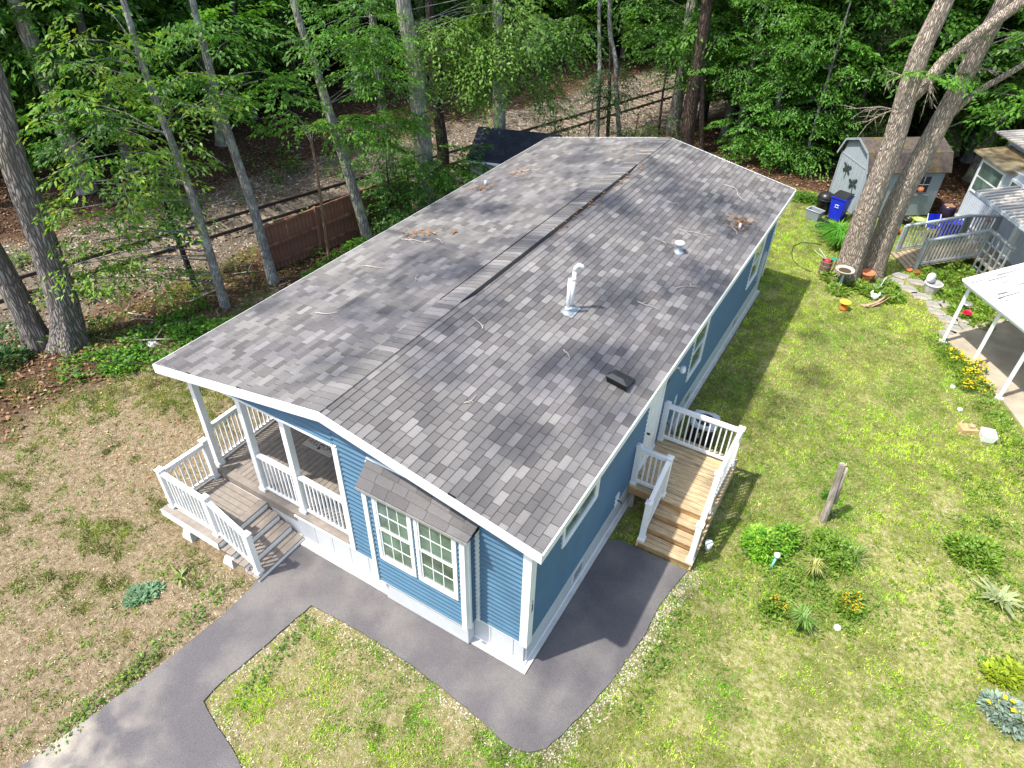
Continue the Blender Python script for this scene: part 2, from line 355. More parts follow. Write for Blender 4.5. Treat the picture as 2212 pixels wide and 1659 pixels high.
# roof deck slopes (part) with shingles (sub-parts)
GREYS = [(.108, .102, .100), (.135, .128, .124), (.162, .154, .149), (.195, .186, .179), (.232, .222, .213)]
def slope(side):
    xe, ze = (XE, ZE) if side == 'r' else (XL, ZL)
    e = Vector((xe, 0, ze)); rg = Vector((XR, 0, ZR)); t = (rg-e); LN = t.length; t.normalize()
    nrm = t.cross(Vector((0, 1, 0))) if side == 'l' else Vector((0, 1, 0)).cross(t)
    if nrm.z < 0: nrm = -nrm
    m = MB(); a = e; 
    # deck board 3 cm under the shingles
    pts = []
    for off in (-.012, -.05):
        for yy in (YF+.01, YB-.01):
            pts += [e+nrm*off+Vector((0, yy, 0)), rg+nrm*off+Vector((0, yy, 0))]
    m.add(pts, [(0, 1, 3, 2), (4, 6, 7, 5), (0, 4, 5, 1), (2, 3, 7, 6), (0, 2, 6, 4), (1, 5, 7, 3)])
    dk = m.obj('roof_slope', VOID, house)
    nc = 28; c = LN/nc; pieces = []
    for k in range(nc):
        y = YF-.01-rnd.uniform(0, .2); run = 0; tone = 2
        while y < YB:
            if run <= 0: tone = rnd.choices([0, 1, 2, 3, 4], [1.5, 4, 5, 3, 1.6])[0]; run = 1 
            w = rnd.choice([.21, .25, .30]); run -= 1
            y0 = max(y, YF-.012); y1 = min(y+w-.007, YB+.01)
            if y1-y0 > .03: pieces.append((k, y0, y1, tone))
            y += w
    def verts(k, y0, y1, base=Vector((0, 0, 0))):
        t0 = k*c-(.012 if k == 0 else 0); t1 = (k+1)*c+.01
        if k == nc-1: t1 = LN
        o = []
        for yy in (y0, y1):
            o += [e+t*t0+nrm*.004+Vector((0, yy, 0))-base, e+t*t0+nrm*.0155+Vector((0, yy, 0))-base, e+t*t1+nrm*.003+Vector((0, yy, 0))-base]
        return o
    fs = [(0, 3, 4, 1), (1, 4, 5, 2), (0, 1, 2), (3, 5, 4)]
    if side == 'l': fs = [f[::-1] for f in fs]
    cam = Vector((2.45, -4.85, 9.76))
    pieces.sort(key=lambda q: (e+t*((q[0]+.5)*c)+Vector((0, (q[1]+q[2])/2, 0))-cam).length)
    nind = 205 if side == 'r' else 90
    cache = {}
    for k, y0, y1, tone in pieces[:nind]:
        wq = round((y1-y0)/.02)*.02; key = (k == 0, wq, tone)
        if abs(wq-(y1-y0)) > .004: wq = y1-y0; key = (k == 0, wq, tone)
        if k not in (0, nc-1): kk = 5
        else: kk = k
        key = (kk, wq, tone)
        if key not in cache:
            b = e+t*(kk*c); mm = MB(); g = GREYS[tone]; mm.add(verts(kk, 0, wq, b), fs, g); cache[key] = mm.mesh('shingle', SHING)
        link('shingle', cache[key], dk, e+t*(k*c)+Vector((0, y0, 0)))
    mm = MB()
    for k, y0, y1, tone in pieces[nind:]:
        g = GREYS[tone]; j = rnd.uniform(.92, 1.08); mm.add(verts(k, y0, y1), fs, tuple(q*j for q in g))
    tag(mm.obj('shingles', SHING, dk), kind='stuff')
    return dk
slope('r'); slope('l')
# ridge caps
def ridge():
    y = YF-.01; i = 0; cap = MB()
    par = MB().box(XR-.1, XR+.02, YF+.02, YB-.02, ZR-.12, ZR-.02).obj('ridge_cap', VOID, house)
    while y < YB:
        y1 = y+.135; tone = rnd.choice([1, 2, 2, 3, 4]); g = GREYS[tone]; vs = []
        lift = .024 if 3.2 < y < 11 else .017
        a = [(-.37, 0.012), (-.25, lift*.6), (-.12, lift), (-.03, lift), (.035, lift*.9 if 3.2 < y < 11 else .016)]
        for yy, dz in ((y, .012), (y1+.02, 0.0)):
            for dx, h in a: vs.append((XR+dx, yy, roof_z(XR+dx)+h+dz))
        vs += [(XR+dx, y, roof_z(XR+dx)+h-.012) for dx, h in a]
        fs = [(i_, i_+1, i_+6, i_+5) for i_ in range(4)]+[(10+i_, 11+i_, i_+1, i_) for i_ in range(4)]
        if i < 60: m = MB(); m.add(vs, fs, g); m.obj('cap_shingle', SHING, par)
        else: cap.add(vs, fs, g)
        y = y1; i += 1
    tag(cap.obj('cap_shingles', SHING, par), kind='stuff')
    # ridge vent gap and sealant line
    m = MB(); z = roof_z(XR+.05)
    m.add([(XR+.036, 3.25, z+.01), (XR+.09, 3.6, z+.023), (XR+.105, 7, z+.024), (XR+.09, 10.4, z+.023), (XR+.036, 11.0, z+.01), (XR+.03, 11.0, z+.036), (XR+.03, 3.25, z+.036)], [(0, 1, 2, 3, 4, 5, 6)])
    m.obj('vent_gap', VOID, par)
    m = MB(); m.tube([(XR-.375, 3.2, roof_z(XR-.375)+.022), (XR-.385, 6, roof_z(XR-.385)+.024), (XR-.375, 9, roof_z(XR-.375)+.022)], .008, 5); m.obj('seam', VOID, par)
ridge()
# rakes, eave trim, soffit
def trims():
    for y0, y1, nm in ((YF-.035, YF-.013, 'rake_board'), (YB+.012, YB+.034, 'rake_board')):
        for xa, xb in ((XE+.03, XR), (XR, XL-.03)):
            za, zb = roof_z(xa)+.012, roof_z(xb)+.012; m = MB(); d = .17
            m.add([(xa, y0, za-d), (xb, y0, zb-d), (xb, y0, zb), (xa, y0, za), (xa, y1, za-d), (xb, y1, zb-d), (xb, y1, zb), (xa, y1, za)],
                  [(0, 3, 2, 1), (4, 5, 6, 7), (0, 1, 5, 4), (3, 7, 6, 2), (0, 4, 7, 3), (1, 2, 6, 5)]); m.obj(nm, WHITE, house)
    for xa, xb, ze in ((XE+.008, XE+.03, ZE), (XL-.03, XL-.008, ZL)):
        MB().box(xa, xb, YF-.013, YB+.012, ze-.16, ze-.008).obj('eave_board', WHITE, house)
        MB().box(xa-.01, xb+.01, YF-.012, YB+.011, ze-.008, ze+.0).obj('drip_edge', WHITE, house)
    # soffits
    MB().box(0, XE+.008, YF-.012, YB, ZE-.165, ZE-.15).obj('soffit', WHITE, house)
    MB().box(XL-.008, -6.95, YF-.012, YB, ZL-.165, ZL-.15).obj('soffit', WHITE, house)
trims()
# walls
HS = .62
WY = .0
def boards_wall(parent, x0, x1, z0, z1, yf, axis='x', topf=None, h=.1):
    """lap siding: each board is a sub-part. topf(x) limits the height"""
    z = z0
    while z < z1-.01:
        zt = min(z+h, z1); m = MB(); a, b = x0, x1
        if topf:
            # trim the span to where the board stays under the limit
            xs = np.linspace(x0, x1, 200); ok = xs[topf(xs) > zt-.002]; ok0 = xs[topf(xs) > z+.002]
            if len(ok0) < 2: break
            a0, b0 = ok0[0], ok0[-1]
            a1, b1 = (ok[0], ok[-1]) if len(ok) > 1 else ((a0+b0)/2, (a0+b0)/2+.001)
        else: a0 = a1 = x0; b0 = b1 = x1
        hh = zt-z; am, bm_ = a0+(a1-a0)*.42, b0+(b1-b0)*.42
        P = [(a0, -.030, z), (b0, -.030, z), (b0, -.031, z+hh*.12), (a0, -.031, z+hh*.12), (a1, -.005, zt), (b1, -.005, zt), (a0, -.004, z), (b0, -.004, z), (am, -.013, z+hh*.42), (bm_, -.013, z+hh*.42)]
        F = [(3, 2, 9, 8), (8, 9, 5, 4), (0, 1, 2, 3), (6, 7, 1, 0)]
        if axis == 'x': vs = [(p[0], yf+p[1], p[2]) for p in P]
        else: vs = [(yf-p[1], p[0], p[2]) for p in P]
        m.add(vs, F); m.obj('siding_board', BLUE, parent); z += h
def top_under(x): return np.where(x > XR, ZR-(x-XR)*(ZR-ZE)/(XE-XR), ZR-(XR-x)*(ZR-ZL)/(XR-XL))-.10
# right long wall, left wall, back wall, front wall cores
wr = MB().box(-.12, -.003, 0, 13.3, HS, 2.87).obj('side_wall', BLUE, house)
boards_wall(wr, .03, .9, HS, 2.85, 0, 'y'); boards_wall(wr, 2.15, 4.2, HS, 2.85, 0, 'y')
boards_wall(wr, .9, 2.15, HS, 1.82, 0, 'y'); boards_wall(wr, .9, 2.15, 2.42, 2.85, 0, 'y')
boards_wall(wr, 5.02, 6.6, HS, 2.85, 0, 'y'); boards_wall(wr, 6.6, 7.55, HS, 1.12, 0, 'y'); boards_wall(wr, 6.6, 7.55, 2.42, 2.85, 0, 'y')
boards_wall(wr, 7.55, 11.1, HS, 2.85, 0, 'y'); boards_wall(wr, 11.1, 12.15, HS, 1.12, 0, 'y'); boards_wall(wr, 11.1, 12.15, 2.42, 2.85, 0, 'y'); boards_wall(wr, 12.15, 13.28, HS, 2.85, 0, 'y')
MB().box(-6.9, -6.78, 2.6, 13.3, HS, 2.83).obj('side_wall', BLUE, house)
MB().box(-6.78, -.12, 13.18, 13.3, HS, 2.9).obj('back_wall', BLUE, house)
fw = MB().box(-3.28, -.12, .003, .12, HS, 2.92).obj('front_wall', BLUE, house)
gb = MB(); gb.add([(-6.3, .003, 2.975), (-.02, .003, 2.88), (XR, .003, 3.58), (-6.35, .003, 2.985)], [(0, 1, 2, 3)]); gb.add([(-6.3, .12, 2.975), (-.02, .12, 2.88), (XR, .12, 3.58), (-6.35, .12, 2.985)], [(3, 2, 1, 0)])
gbo = gb.obj('gable', BLUE, house)
boards_wall(gbo, -6.8, -3.3, 2.98, 3.6, 0, 'x', top_under)
boards_wall(fw, -3.24, -2.62, HS, 2.92, 0); boards_wall(fw, -.82, -.09, HS, 2.82, 0)
boards_wall(fw, -2.62, -.82, 2.73, 2.92, 0, 'x', top_under); boards_wall(gbo, -3.3, -.06, 2.92, 3.6, 0, 'x', top_under)
# beam trim under the gable over the porch
MB().box(-6.1, -3.24, -.04, .17, 2.94, 2.98).obj('porch_beam', WHITE, house)
# corner posts
MB().box(-.085, .042, -.042, -.003, HS-.06, 2.86).box(0, .042, -.003, .11, HS-.06, 2.86).obj('corner_trim', WHITE, house)
MB().box(-3.32, -3.22, -.042, .13, .66, 2.939).obj('corner_trim', WHITE, house)
MB().box(0, .042, 13.2, 13.31, HS-.06, 2.86).obj('corner_trim', WHITE, house)
# skirting
def skirt():
    p = MB().box(-6.85, -.02, .02, .06, .05, HS-.03).obj('skirting', SKIRT, house)
    x = -4.6
    while x < -.05:
        x1 = min(x+.4, -.02)
        if x < -.4 or x1 > -.42: MB().box(x+.005, x1-.005, -.005, .018, .07, HS-.04).obj('skirting_panel', SKIRT, p)
        x = x1
    MB().box(-4.65, .0, -.02, .015, HS-.04, HS-.005).obj('skirting_trim', WHITE, p)
    MB().box(-4.65, .02, -.02, .01, .05, .08).obj('skirting_trim', WHITE, p)
    q = MB().box(-.04, -.01, .03, 13.28, .05, HS-.03).obj('skirting', SKIRT, house)
    y = .03
    while y < 13.2:
        y1 = min(y+1.2, 13.28); MB().box(-.009, .01, y+.004, y1-.004, .07, HS-.04).obj('skirting_panel', SKIRT, q); y = y1
    MB().box(-.01, .022, 0, 13.29, HS-.04, HS-.005).obj('skirting_trim', WHITE, q)
    MB().box(-.01, .02, 0, 13.29, .05, .085).obj('skirting_trim', WHITE, q)
    for y in (1.55, 7.0, 10.6):
        v = MB().box(.011, .02, y, y+.36, .22, .46).obj('skirting_vent', WHITE, q)
        m = MB()
        for k in range(6): m.box(.0205, .026, y+.02, y+.34, .24+k*.035, .255+k*.035)
        MB().box(.0202, .0222, y+.02, y+.34, .235, .45).obj('vent_louvre', GALV, house)
    MB().box(-6.83, -6.78, 0, 13.28, .05, HS-.03).obj('skirting', SKIRT, house)
skirt()
# windows
def window(x0, x1, z0, z1, yf, axis='x', grid=(3, 2), sash=True, slider=False):
    def bx(m, a, b, d0, d1, c, d):
        if axis == 'x': m.box(a, b, yf-d1, yf-d0, c, d)
        else: m.box(yf+d0, yf+d1, a, b, c, d)
        return m
    w = .055; p = MB(); bx(p, x0, x0+w, .0, .04, z0, z1); bx(p, x1-w, x1, 0, .04, z0, z1); bx(p, x0+w, x1-w, 0, .042, z1-w, z1); bx(p, x0+w, x1-w, 0, .045, z0, z0+w)
    win = p.obj('window', WHITE, house)
    zm = (z0+z1)/2; a, b = x0+w, x1-w
    secs = [(zm, z1-w, .012), (z0+w, zm, .004)] if sash else [(z0+w, z1-w, .006)]
    for i, (c, d, dep) in enumerate(secs):
        fr = MB(); t = .026
        bx(fr, a, a+t, dep, dep+.018, c, d); bx(fr, b-t, b, dep, dep+.018, c, d); bx(fr, a+t, b-t, dep, dep+.018, d-t, d); bx(fr, a+t, b-t, dep, dep+(.026 if i == 0 else .018), c, c+t)
        fr.obj('sash', WHITE, win)
        g = MB(); bx(g, a+t, b-t, dep-.004, dep+.003, c+t, d-t); g.obj('pane', GLASS, win)
        if grid:
            mu = MB()
            for k in range(1, grid[0]): x = a+t+(b-a-2*t)*k/grid[0]; bx(mu, x-.006, x+.006, dep+.003, dep+.009, c+t, d-t)
            for k in range(1, grid[1]): z = c+t+(d-c-2*t)*k/grid[1]; bx(mu, a+t, b-t, dep+.0035, dep+.0095, z-.006, z+.006)
            mu.obj('muntin', WHITE, win)
    if slider:
        s_ = MB(); bx(s_, (a+b)/2-.015, (a+b)/2+.015, .006, .024, z0+w, z1-w); s_.obj('mullion', WHITE, win)
    return win
# bay
BY = -.24
bay = MB().box(-2.58, -.86, BY+.003, -.003, HS-.0, 2.75).obj('bay', BLUE, house, label='projecting bay with two white windows and its own small shingle roof')
boards_wall(bay, -2.52, -.92, HS+.03, 1.25, BY); boards_wall(bay, -2.52, -2.42, 1.25, 2.70, BY); boards_wall(bay, -1.735, -1.69, 1.25, 2.70, BY); boards_wall(bay, -.99, -.92, 1.25, 2.7, BY)
boards_wall(bay, BY+.02, -.01, HS+.03, 2.70, -.86, 'y')
for x0, x1 in ((-2.6, -2.52), (-.93, -.845)): MB().box(x0, x1, BY-.044, BY+.02, HS-.03, 2.74).obj('bay_trim', WHITE, bay)
MB().box(-.858, -.815, BY+.021, BY+.06, HS-.03, 2.74).obj('bay_trim', WHITE, bay)
MB().box(-.845, -.78, -.044, -.003, HS-.03, 2.80).obj('bay_trim', WHITE, bay)
MB().box(-2.68, -2.62, -.044, -.003, HS-.03, 3.0).obj('bay_trim', WHITE, bay)
MB().box(-2.58, -.86, BY-.01, -.02, HS-.03, HS-.0).obj('bay_trim', WHITE, bay)
MB().box(-2.5, -.9, BY+.06, -.02, .06, HS-.05).obj('skirting', SKIRT, house)
window(-2.42, -1.735, 1.26, 2.69, BY); window(-1.69, -.985, 1.26, 2.69, BY)
def bay_roof():
    x0, x1 = -2.66, -.78; yb, yf = -.01, BY-.07; zb, zf = 3.03, 2.72
    zr = lambda x: min(zb, roof_z(x)-.2)
    m = MB(); n = 12
    core = MB(); core.add([(x0, yb, zb-.02), (-1.9, yb, zb-.02), (x1, yb, 2.80), (x1, yf+.01, zf), (x0, yf+.01, zf), (x0, yb, zf-.02), (x1, yb, zf-.02)], [(0, 4, 3, 2, 1), (4, 5, 6, 3), (0, 5, 4), (2, 3, 6)])
    r = core.obj('bay_roof', VOID, house)
    fr = [0, .36, .7, 1.0]
    for k in range(3):
        x = x0-rnd.uniform(0, .15); 
        while x < x1:
            w = rnd.choice([.24, .3, .36]); a = max(x, x0); b = min(x+w-.005, x1); x += w
            if b-a < .03: continue
            g = GREYS[rnd.choice([0, 1, 1, 2])]
            def P(xx, f, h):
                top = min(zb, zb-(xx+1.9)*.205) if xx > -1.9 else zb
                return (xx, yf+(yb-yf)*f, zf+(top-zf)*f+h)
            mm = MB(); f0, f1 = fr[k], fr[k+1]
            mm.add([P(a, f0, .006), P(b, f0, .006), P(a, f0, .024), P(b, f0, .024), P(a, f1, .010), P(b, f1, .010)], [(0, 1, 3, 2), (2, 3, 5, 4), (0, 2, 4), (1, 5, 3)], g)
            mm.obj('shingle', SHING, r)
    MB().box(x0-.005, x1+.005, yf-.012, yf-.001, zf-.045, zf+.004).obj('drip_edge', GALV, r)
    MB().bar((x0, -.018, 3.06), (-1.95, -.018, 3.06), .03, .03).obj('flashing', WHITE, r)
bay_roof()
window(.92, 2.13, 1.83, 2.4, 0, 'y', grid=None, sash=False, slider=False)
window(6.6, 7.55, 1.13, 2.4, 0, 'y', grid=None); window(11.1, 12.15, 1.13, 2.4, 0, 'y', grid=None)
# side door
dr = MB().box(.0, .035, 4.2, 4.27, HS, 2.45).box(0, .035, 4.93, 5.02, HS, 2.45).box(0, .035, 4.27, 4.93, 2.38, 2.45).box(0, .06, 4.2, 5.02, HS-.02, HS+.02).obj('door', WHITE, house)
MB().box(.0, .02, 4.275, 4.925, HS+.021, 2.37).obj('door_leaf', WHITE, dr)
MB().box(.021, .03, 4.36, 4.84, 1.5, 2.25).obj('door_panel', WHITE, dr); MB().box(.021, .03, 4.36, 4.84, .75, 1.35).obj('door_panel', WHITE, dr)
MB().tube([(.03, 4.34, 1.45), (.09, 4.34, 1.45)], .022, 8).obj('handle', BLACKM, dr)
# small wall fittings
MB().box(.0, .03, 5.98, 6.12, .93, 1.15).obj('outlet_box', WHITE, house)
MB().box(.0, .04, 3.12, 3.28, .6, .86).obj('hose_bracket', WHITE, house)
MB().tube([(.04, 3.2, .72), (.1, 3.2, .72), (.12, 3.2, .68)], .014, 6).obj('hose_tap', BLACKM, house)
sc = MB().tube([(.02, 5.54, 2.2), (.12, 5.54, 2.2)], .02, 8).box(0, .02, 5.47, 5.61, 2.1, 2.3).obj('wall_lamp', WHITE, house)
MB().lathe([(.0, .08), (.05, .08), (.06, -.02), (.03, -.06), (0, -.06)], (.15, 5.54, 2.18), 10).obj('lamp_shade', WHITE, sc)
MB().box(.0, .07, 12.45, 12.72, .75, 1.55).obj('meter_box', SKIRT, house)
# drop: small cable bracket near the door top and house digits on the corner trim
MB().tube([(.06, 4.9, 2.55), (.1, 4.92, 2.35), (.07, 4.9, 2.2)], .008, 5).obj('cable', BLACKM, house)
def text(name, s, size, material, parent, mw, ext=.003):
    cu = bpy.data.curves.new(name, 'FONT'); cu.body = s; cu.size = size; cu.extrude = ext; cu.align_x = 'CENTER'; cu.align_y = 'CENTER'
    tmp = bpy.data.objects.new('tmp', cu); COL.objects.link(tmp); dg = bpy.context.evaluated_depsgraph_get(); dg.update()
    me = bpy.data.meshes.new_from_object(tmp.evaluated_get(dg)); bpy.data.objects.remove(tmp)
    me.transform(mw); me.materials.clear(); me.materials.append(material); return link(name, me, parent)
for k, ch in enumerate('137'):
    text('house_number', ch, .11, BLACKM, house, Matrix.Translation((.045, .055, 1.62-k*.1)) @ Matrix.Rotation(math.radians(90), 4, 'Z') @ Matrix.Rotation(math.radians(90), 4, 'X'))
# porch floor and back walls
PZ = .65
pf = MB().box(-6.85, -3.33, .03, 2.55, .45, PZ-.03).obj('porch_floor', VOID, house)
x = -6.85
while x < -3.35:
    x1 = min(x+.115, -3.33); MB().box(x+.005, x1-.005, .14, 2.58, PZ-.028, PZ).obj('deck_board', COMP, pf); x = x1
MB().box(-6.9, -3.25, .012, .137, PZ-.028, PZ+.001).obj('deck_board', COMP, pf)
MB().box(-6.9, -3.3, .0, .012, PZ-.2, PZ-.001).obj('rim_board', COMP, pf)
MB().box(-6.92, -6.85, .137, 2.6, PZ-.028, PZ+.001).obj('deck_board', COMP, pf)
MB().box(-6.9, -6.86, .03, 2.6, .1, PZ-.03).obj('rim_board', SKIRT, house)
MB().box(-6.78, -3.33, 2.6, 2.7, PZ, 2.83).obj('porch_back_wall', BLUE, house); MB().box(-3.33, -3.28, .13, 2.6, PZ, 2.83).obj('porch_side_wall', BLUE, house)
MB().box(-6.85, -3.3, .45, 2.6, 2.84, 2.85).obj('porch_ceiling', WHITE, house)
MB().box(-3.275, -.125, .12, 13.1, HS-.1, HS-.05).obj('floor', DARK, house)
dr2 = MB().box(-5.9, -5.0, 2.56, 2.6, PZ, 2.35).obj('front_door', WHITE, house); MB().box(-5.7, -5.2, 2.545, 2.559, 1.5, 2.2).obj('pane', GLASS, dr2)
def porch_post(x, y):
    m = MB().box(x-.055, x+.055, y-.055, y+.055, PZ+.001, 2.84 if x < -6 else 2.939); m.box(x-.075, x+.075, y-.075, y+.075, PZ, PZ+.07); m.box(x-.07, x+.07, y-.07, y+.07, 2.76, 2.839); m.obj('porch_post', WHITE, house)
for x in (-6.69, -5.5, -4.52): porch_post(x, .14)
porch_post(-6.74, 2.5)
BALM = {}
def baluster_mesh(h, w=.026):
    k = (round(h, 3), w)
    if k not in BALM: BALM[k] = MB().box(-w/2, w/2, -w/2, w/2, 0, h).mesh('baluster', WHITE)
    return BALM[k]
def railing(parent, a, b, top=.88, bot=.08, gap=.095, name='railing', slopez=None, bal_h=None):
    a = Vector(a); b = Vector(b); d = b-a; L_ = Vector((d.x, d.y, 0)).length
    m = MB(); m.bar(a+Vector((0, 0, top)), b+Vector((0, 0, top)), .075, .06); m.bar(a+Vector((0, 0, top-.045)), b+Vector((0, 0, top-.045)), .045, .03)
    r = m.obj(name, WHITE, parent); mm = MB(); mm.bar(a+Vector((0, 0, bot)), b+Vector((0, 0, bot)), .045, .055); mm.obj('bottom_rail', WHITE, r)
    n = max(2, int(round(L_/gap))); rz = math.atan2(d.y, d.x)
    for k in range(1, n):
        p = a+d*(k/n); link('baluster', baluster_mesh(top-bot-.03), r, p+Vector((0, 0, bot)), (0, 0, rz))
    return r
railing(house, (-5.44, .14, PZ), (-4.58, .14, PZ)); railing(house, (-4.46, .14, PZ), (-3.32, .12, PZ)); railing(house, (-6.72, .2, PZ), (-6.75, 2.45, PZ))
def rail_post(parent, x, y, z0, z1, w=.095):
    h = w/2; m = MB().box(x-h, x+h, y-h, y+h, z0+.04, z1-.03); m.box(x-h-.018, x+h+.018, y-h-.018, y+h+.018, z0, z0+.05)
    m.box(x-h-.014, x+h+.014, y-h-.014, y+h+.014, z1-.03, z1-.008); c = z1-.008; m.add([(x-h-.008, y-h-.008, c), (x+h+.008, y-h-.008, c), (x+h+.008, y+h+.008, c), (x-h-.008, y+h+.008, c), (x, y, c+.02)], [(0, 1, 4), (1, 2, 4), (2, 3, 4), (3, 0, 4)])
    return m.obj('railing_post', WHITE, parent)
# ------------------------------------------------------------------ front steps
fs_ = thing('front_steps', 'grey composite landing and steps with white railing left of the blue wall', 'steps', (-5.6, -.5, 0))
def W2(o, loc): return o
FSL = Vector((5.6, .5, 0))
def P(mb, name, material, parent, **k):   # world-built part under a thing placed away from the origin
    return mb.obj(name, material, parent, loc=-Vector(parent.location), **k)
LZ = .52
lf = P(MB().box(-6.78, -5.35, -1.08, -.005, LZ-.12, LZ-.028), 'landing_frame', WHITE, fs_)
y = -.02
k = 0
while y > -.93:
    y1 = max(y-.115, -.95); MB().box(-6.76, -5.495, y1+.005, y-.005, LZ-.028, LZ).obj('deck_board', COMP, lf); y = y1
MB().box(-5.49, -5.34, -1.09, -.005, LZ-.028, LZ+.001).obj('deck_board', COMP, lf)
MB().box(-6.8, -5.495, -1.10, -.955, LZ-.028, LZ+.001).obj('deck_board', COMP, lf)
MB().box(-6.8, -5.34, -1.112, -1.10, LZ-.15, LZ-.0).obj('fascia', WHITE, lf)
noses = [(-5.34, LZ), (-5.06, .39), (-4.79, .26), (-4.52, .13)]
for i, (nx, nz) in enumerate(noses):
    nz2 = noses[i+1][1] if i < 3 else .03
    P(MB().box(nx-.03, nx-.003, -1.07, -.035, nz2-.0, nz-.0285), 'riser', WHITE, fs_)
    if i:
        px = noses[i-1][0]-.03; ww = (nx-px)/2
        for j in range(2): P(MB().box(px+j*ww+.006, px+(j+1)*ww-.006, -1.09, -.03, nz-.028, nz), 'tread_board', COMP, fs_)
        P(MB().box(px, nx-.03, -1.04, -.06, nz-.1, nz-.029), 'tread_support', COMP, fs_)
st = MB(); st.bar((-5.4, -1.0, .3), (-4.62, -1.0, .06), .03, .12); P(st, 'stringer', COMP, fs_)
for (x, y, z0, z1) in ((-6.62, .0-.06, LZ, 1.46), (-6.66, -.93, LZ, 1.45), (-5.5, -.95, LZ, 1.47), (-4.62, -.97, .13, 1.13)):
    P_ = rail_post(fs_, x, y, z0, z1); P_.location = -Vector(fs_.location)
for a, b in (((-6.62, -.1, LZ), (-6.66, -.89, LZ)), ((-6.62, -.93, LZ), (-5.54, -.95, LZ)), ((-5.46, -.95, LZ+.0), (-4.66, -.97, .20))):
    r = railing(fs_, a, b, top=.84); r.location = -Vector(fs_.location)
for (x, y, h) in ((-6.3, -.98, .2), (-5.25, -.98, .16)):
    m = MB(); a, b = .13, .09
    m.add([(x-a, y-a, 0), (x+a, y-a, 0), (x+a, y+a, 0), (x-a, y+a, 0), (x-b, y-b, h), (x+b, y-b, h), (x+b, y+b, h), (x-b, y+b, h)], [(4, 5, 6, 7), (0, 1, 5, 4), (1, 2, 6, 5), (2, 3, 7, 6), (3, 0, 4, 7)])
    P(m, 'pier_block', CONC, fs_); P(MB().box(x-.04, x+.04, y-.04, y+.04, h, LZ-.12 if x < -6 else .28), 'pier_post', PINED, fs_)
# welcome mat
wm = thing('welcome_mat', 'beige doormat with dark lettering and small emblem on the porch floor', 'mat', (-5.42, 1.51, PZ))
MB().box(-.36, .36, -.17, .21, .001, .014).obj('mat_pad', mat('mat_fibre', (.46, .41, .34), .95, .12, 30, .3, 90), wm)
text('lettering', 'WELCOME', .14, BLACKM, wm, Matrix.Translation((0, -.03, .0155)), .0008)
MB().lathe([(.0, .0), (.035, 0), (.035, .0015), (0, .0015)], (.0, -.1, .0145), 8).add([(-.06, .01, .0155), (-.02, -.03, .0155), (0, .02, .0155)], [(0, 1, 2)]).add([(.06, .01, .0155), (.0, .02, .0155), (.02, -.03, .0155)], [(0, 1, 2)]).obj('emblem', BLACKM, wm)
# ------------------------------------------------------------------ side deck
sdk = thing('side_deck', 'pale pine deck with steps and white railing at the side door', 'deck', (.8, 4.3, 0))
DZ = .60
y = 3.76; k = 0
while y < 5.42:
    y1 = y+.118; P(MB().box(.03, 1.58, y+.006, y1-.006, DZ-.028, DZ+rnd.uniform(-.001, .001)), 'deck_board', PINEW, sdk); y = y1
for b in ((.03, 1.56, 3.78, 3.81), (.03, 1.56, 5.36, 5.39)): P(MB().box(*b, DZ-.2, DZ-.03), 'frame_joist', PINED, sdk)
P(MB().box(1.53, 1.56, 3.811, 5.359, DZ-.2, DZ-.03), 'frame_joist', PINED, sdk)
P(MB().box(1.561, 1.585, 3.80, 5.38, DZ-.32, DZ-.0285), 'skirt_board', PINEW, sdk)
tn = [(3.52, .45), (3.27, .30), (3.0, .15)]; prev = 3.80
for i, (ny, nz) in enumerate(tn):
    n = 2 if i < 2 else 3; wd = (prev+.02-ny)/n
    for j in range(n): P(MB().box(.56, 1.6, ny+j*wd+.006, ny+(j+1)*wd-.006, nz-.03, nz), 'tread_board', PINEW, sdk)
    P(MB().box(.6, 1.56, ny+.03, ny+.05, nz-.15 if i < 2 else .0, nz-.031), 'riser', PINED, sdk); prev = ny
m = MB()
for x in (.585, 1.575):
    m = MB(); m.bar((x, 3.78, .40), (x, 3.02, -.02), .03, .22); P(m, 'stringer', PINEW, sdk)
for x, y in ((.12, 3.86), (.6, 3.86), (1.47, 3.86), (1.47, 5.3), (.12, 5.3)): P(MB().box(x-.045, x+.045, y-.045, y+.045, 0, DZ-.2), 'support_post', GREYW, sdk)
for (x, y, z0, z1) in ((.07, 5.27, DZ, 1.56), (.08, 3.87, DZ, 1.56), (.64, 3.87, DZ, 1.56), (1.49, 5.3, DZ, 1.56), (1.48, 3.93, DZ, 1.58), (.63, 3.1, .15, 1.12), (1.53, 3.1, .15, 1.12)):
    o = rail_post(sdk, x, y, z0, z1); o.location = -Vector(sdk.location)
for a, b in (((.12, 5.28, DZ), (1.45, 5.3, DZ)), ((.13, 3.87, DZ), (.60, 3.87, DZ)), ((1.49, 5.25, DZ), (1.48, 3.97, DZ)), ((.64, 3.82, DZ), (.63, 3.14, .19)), ((1.49, 3.88, DZ), (1.53, 3.14, .19))):
    r = railing(sdk, a, b, top=.88, bot=.09, gap=.1); r.location = -Vector(sdk.location)
# things under/near deck
MB().tube([(0, 0, .02), (0, 0, .2)], [.055, .07], 12).obj('bucket', PVC).location = (1.70, 3.62, 0)
tag(bpy.data.objects['bucket'], 'small white container on the grass beside the pine steps', 'bucket')
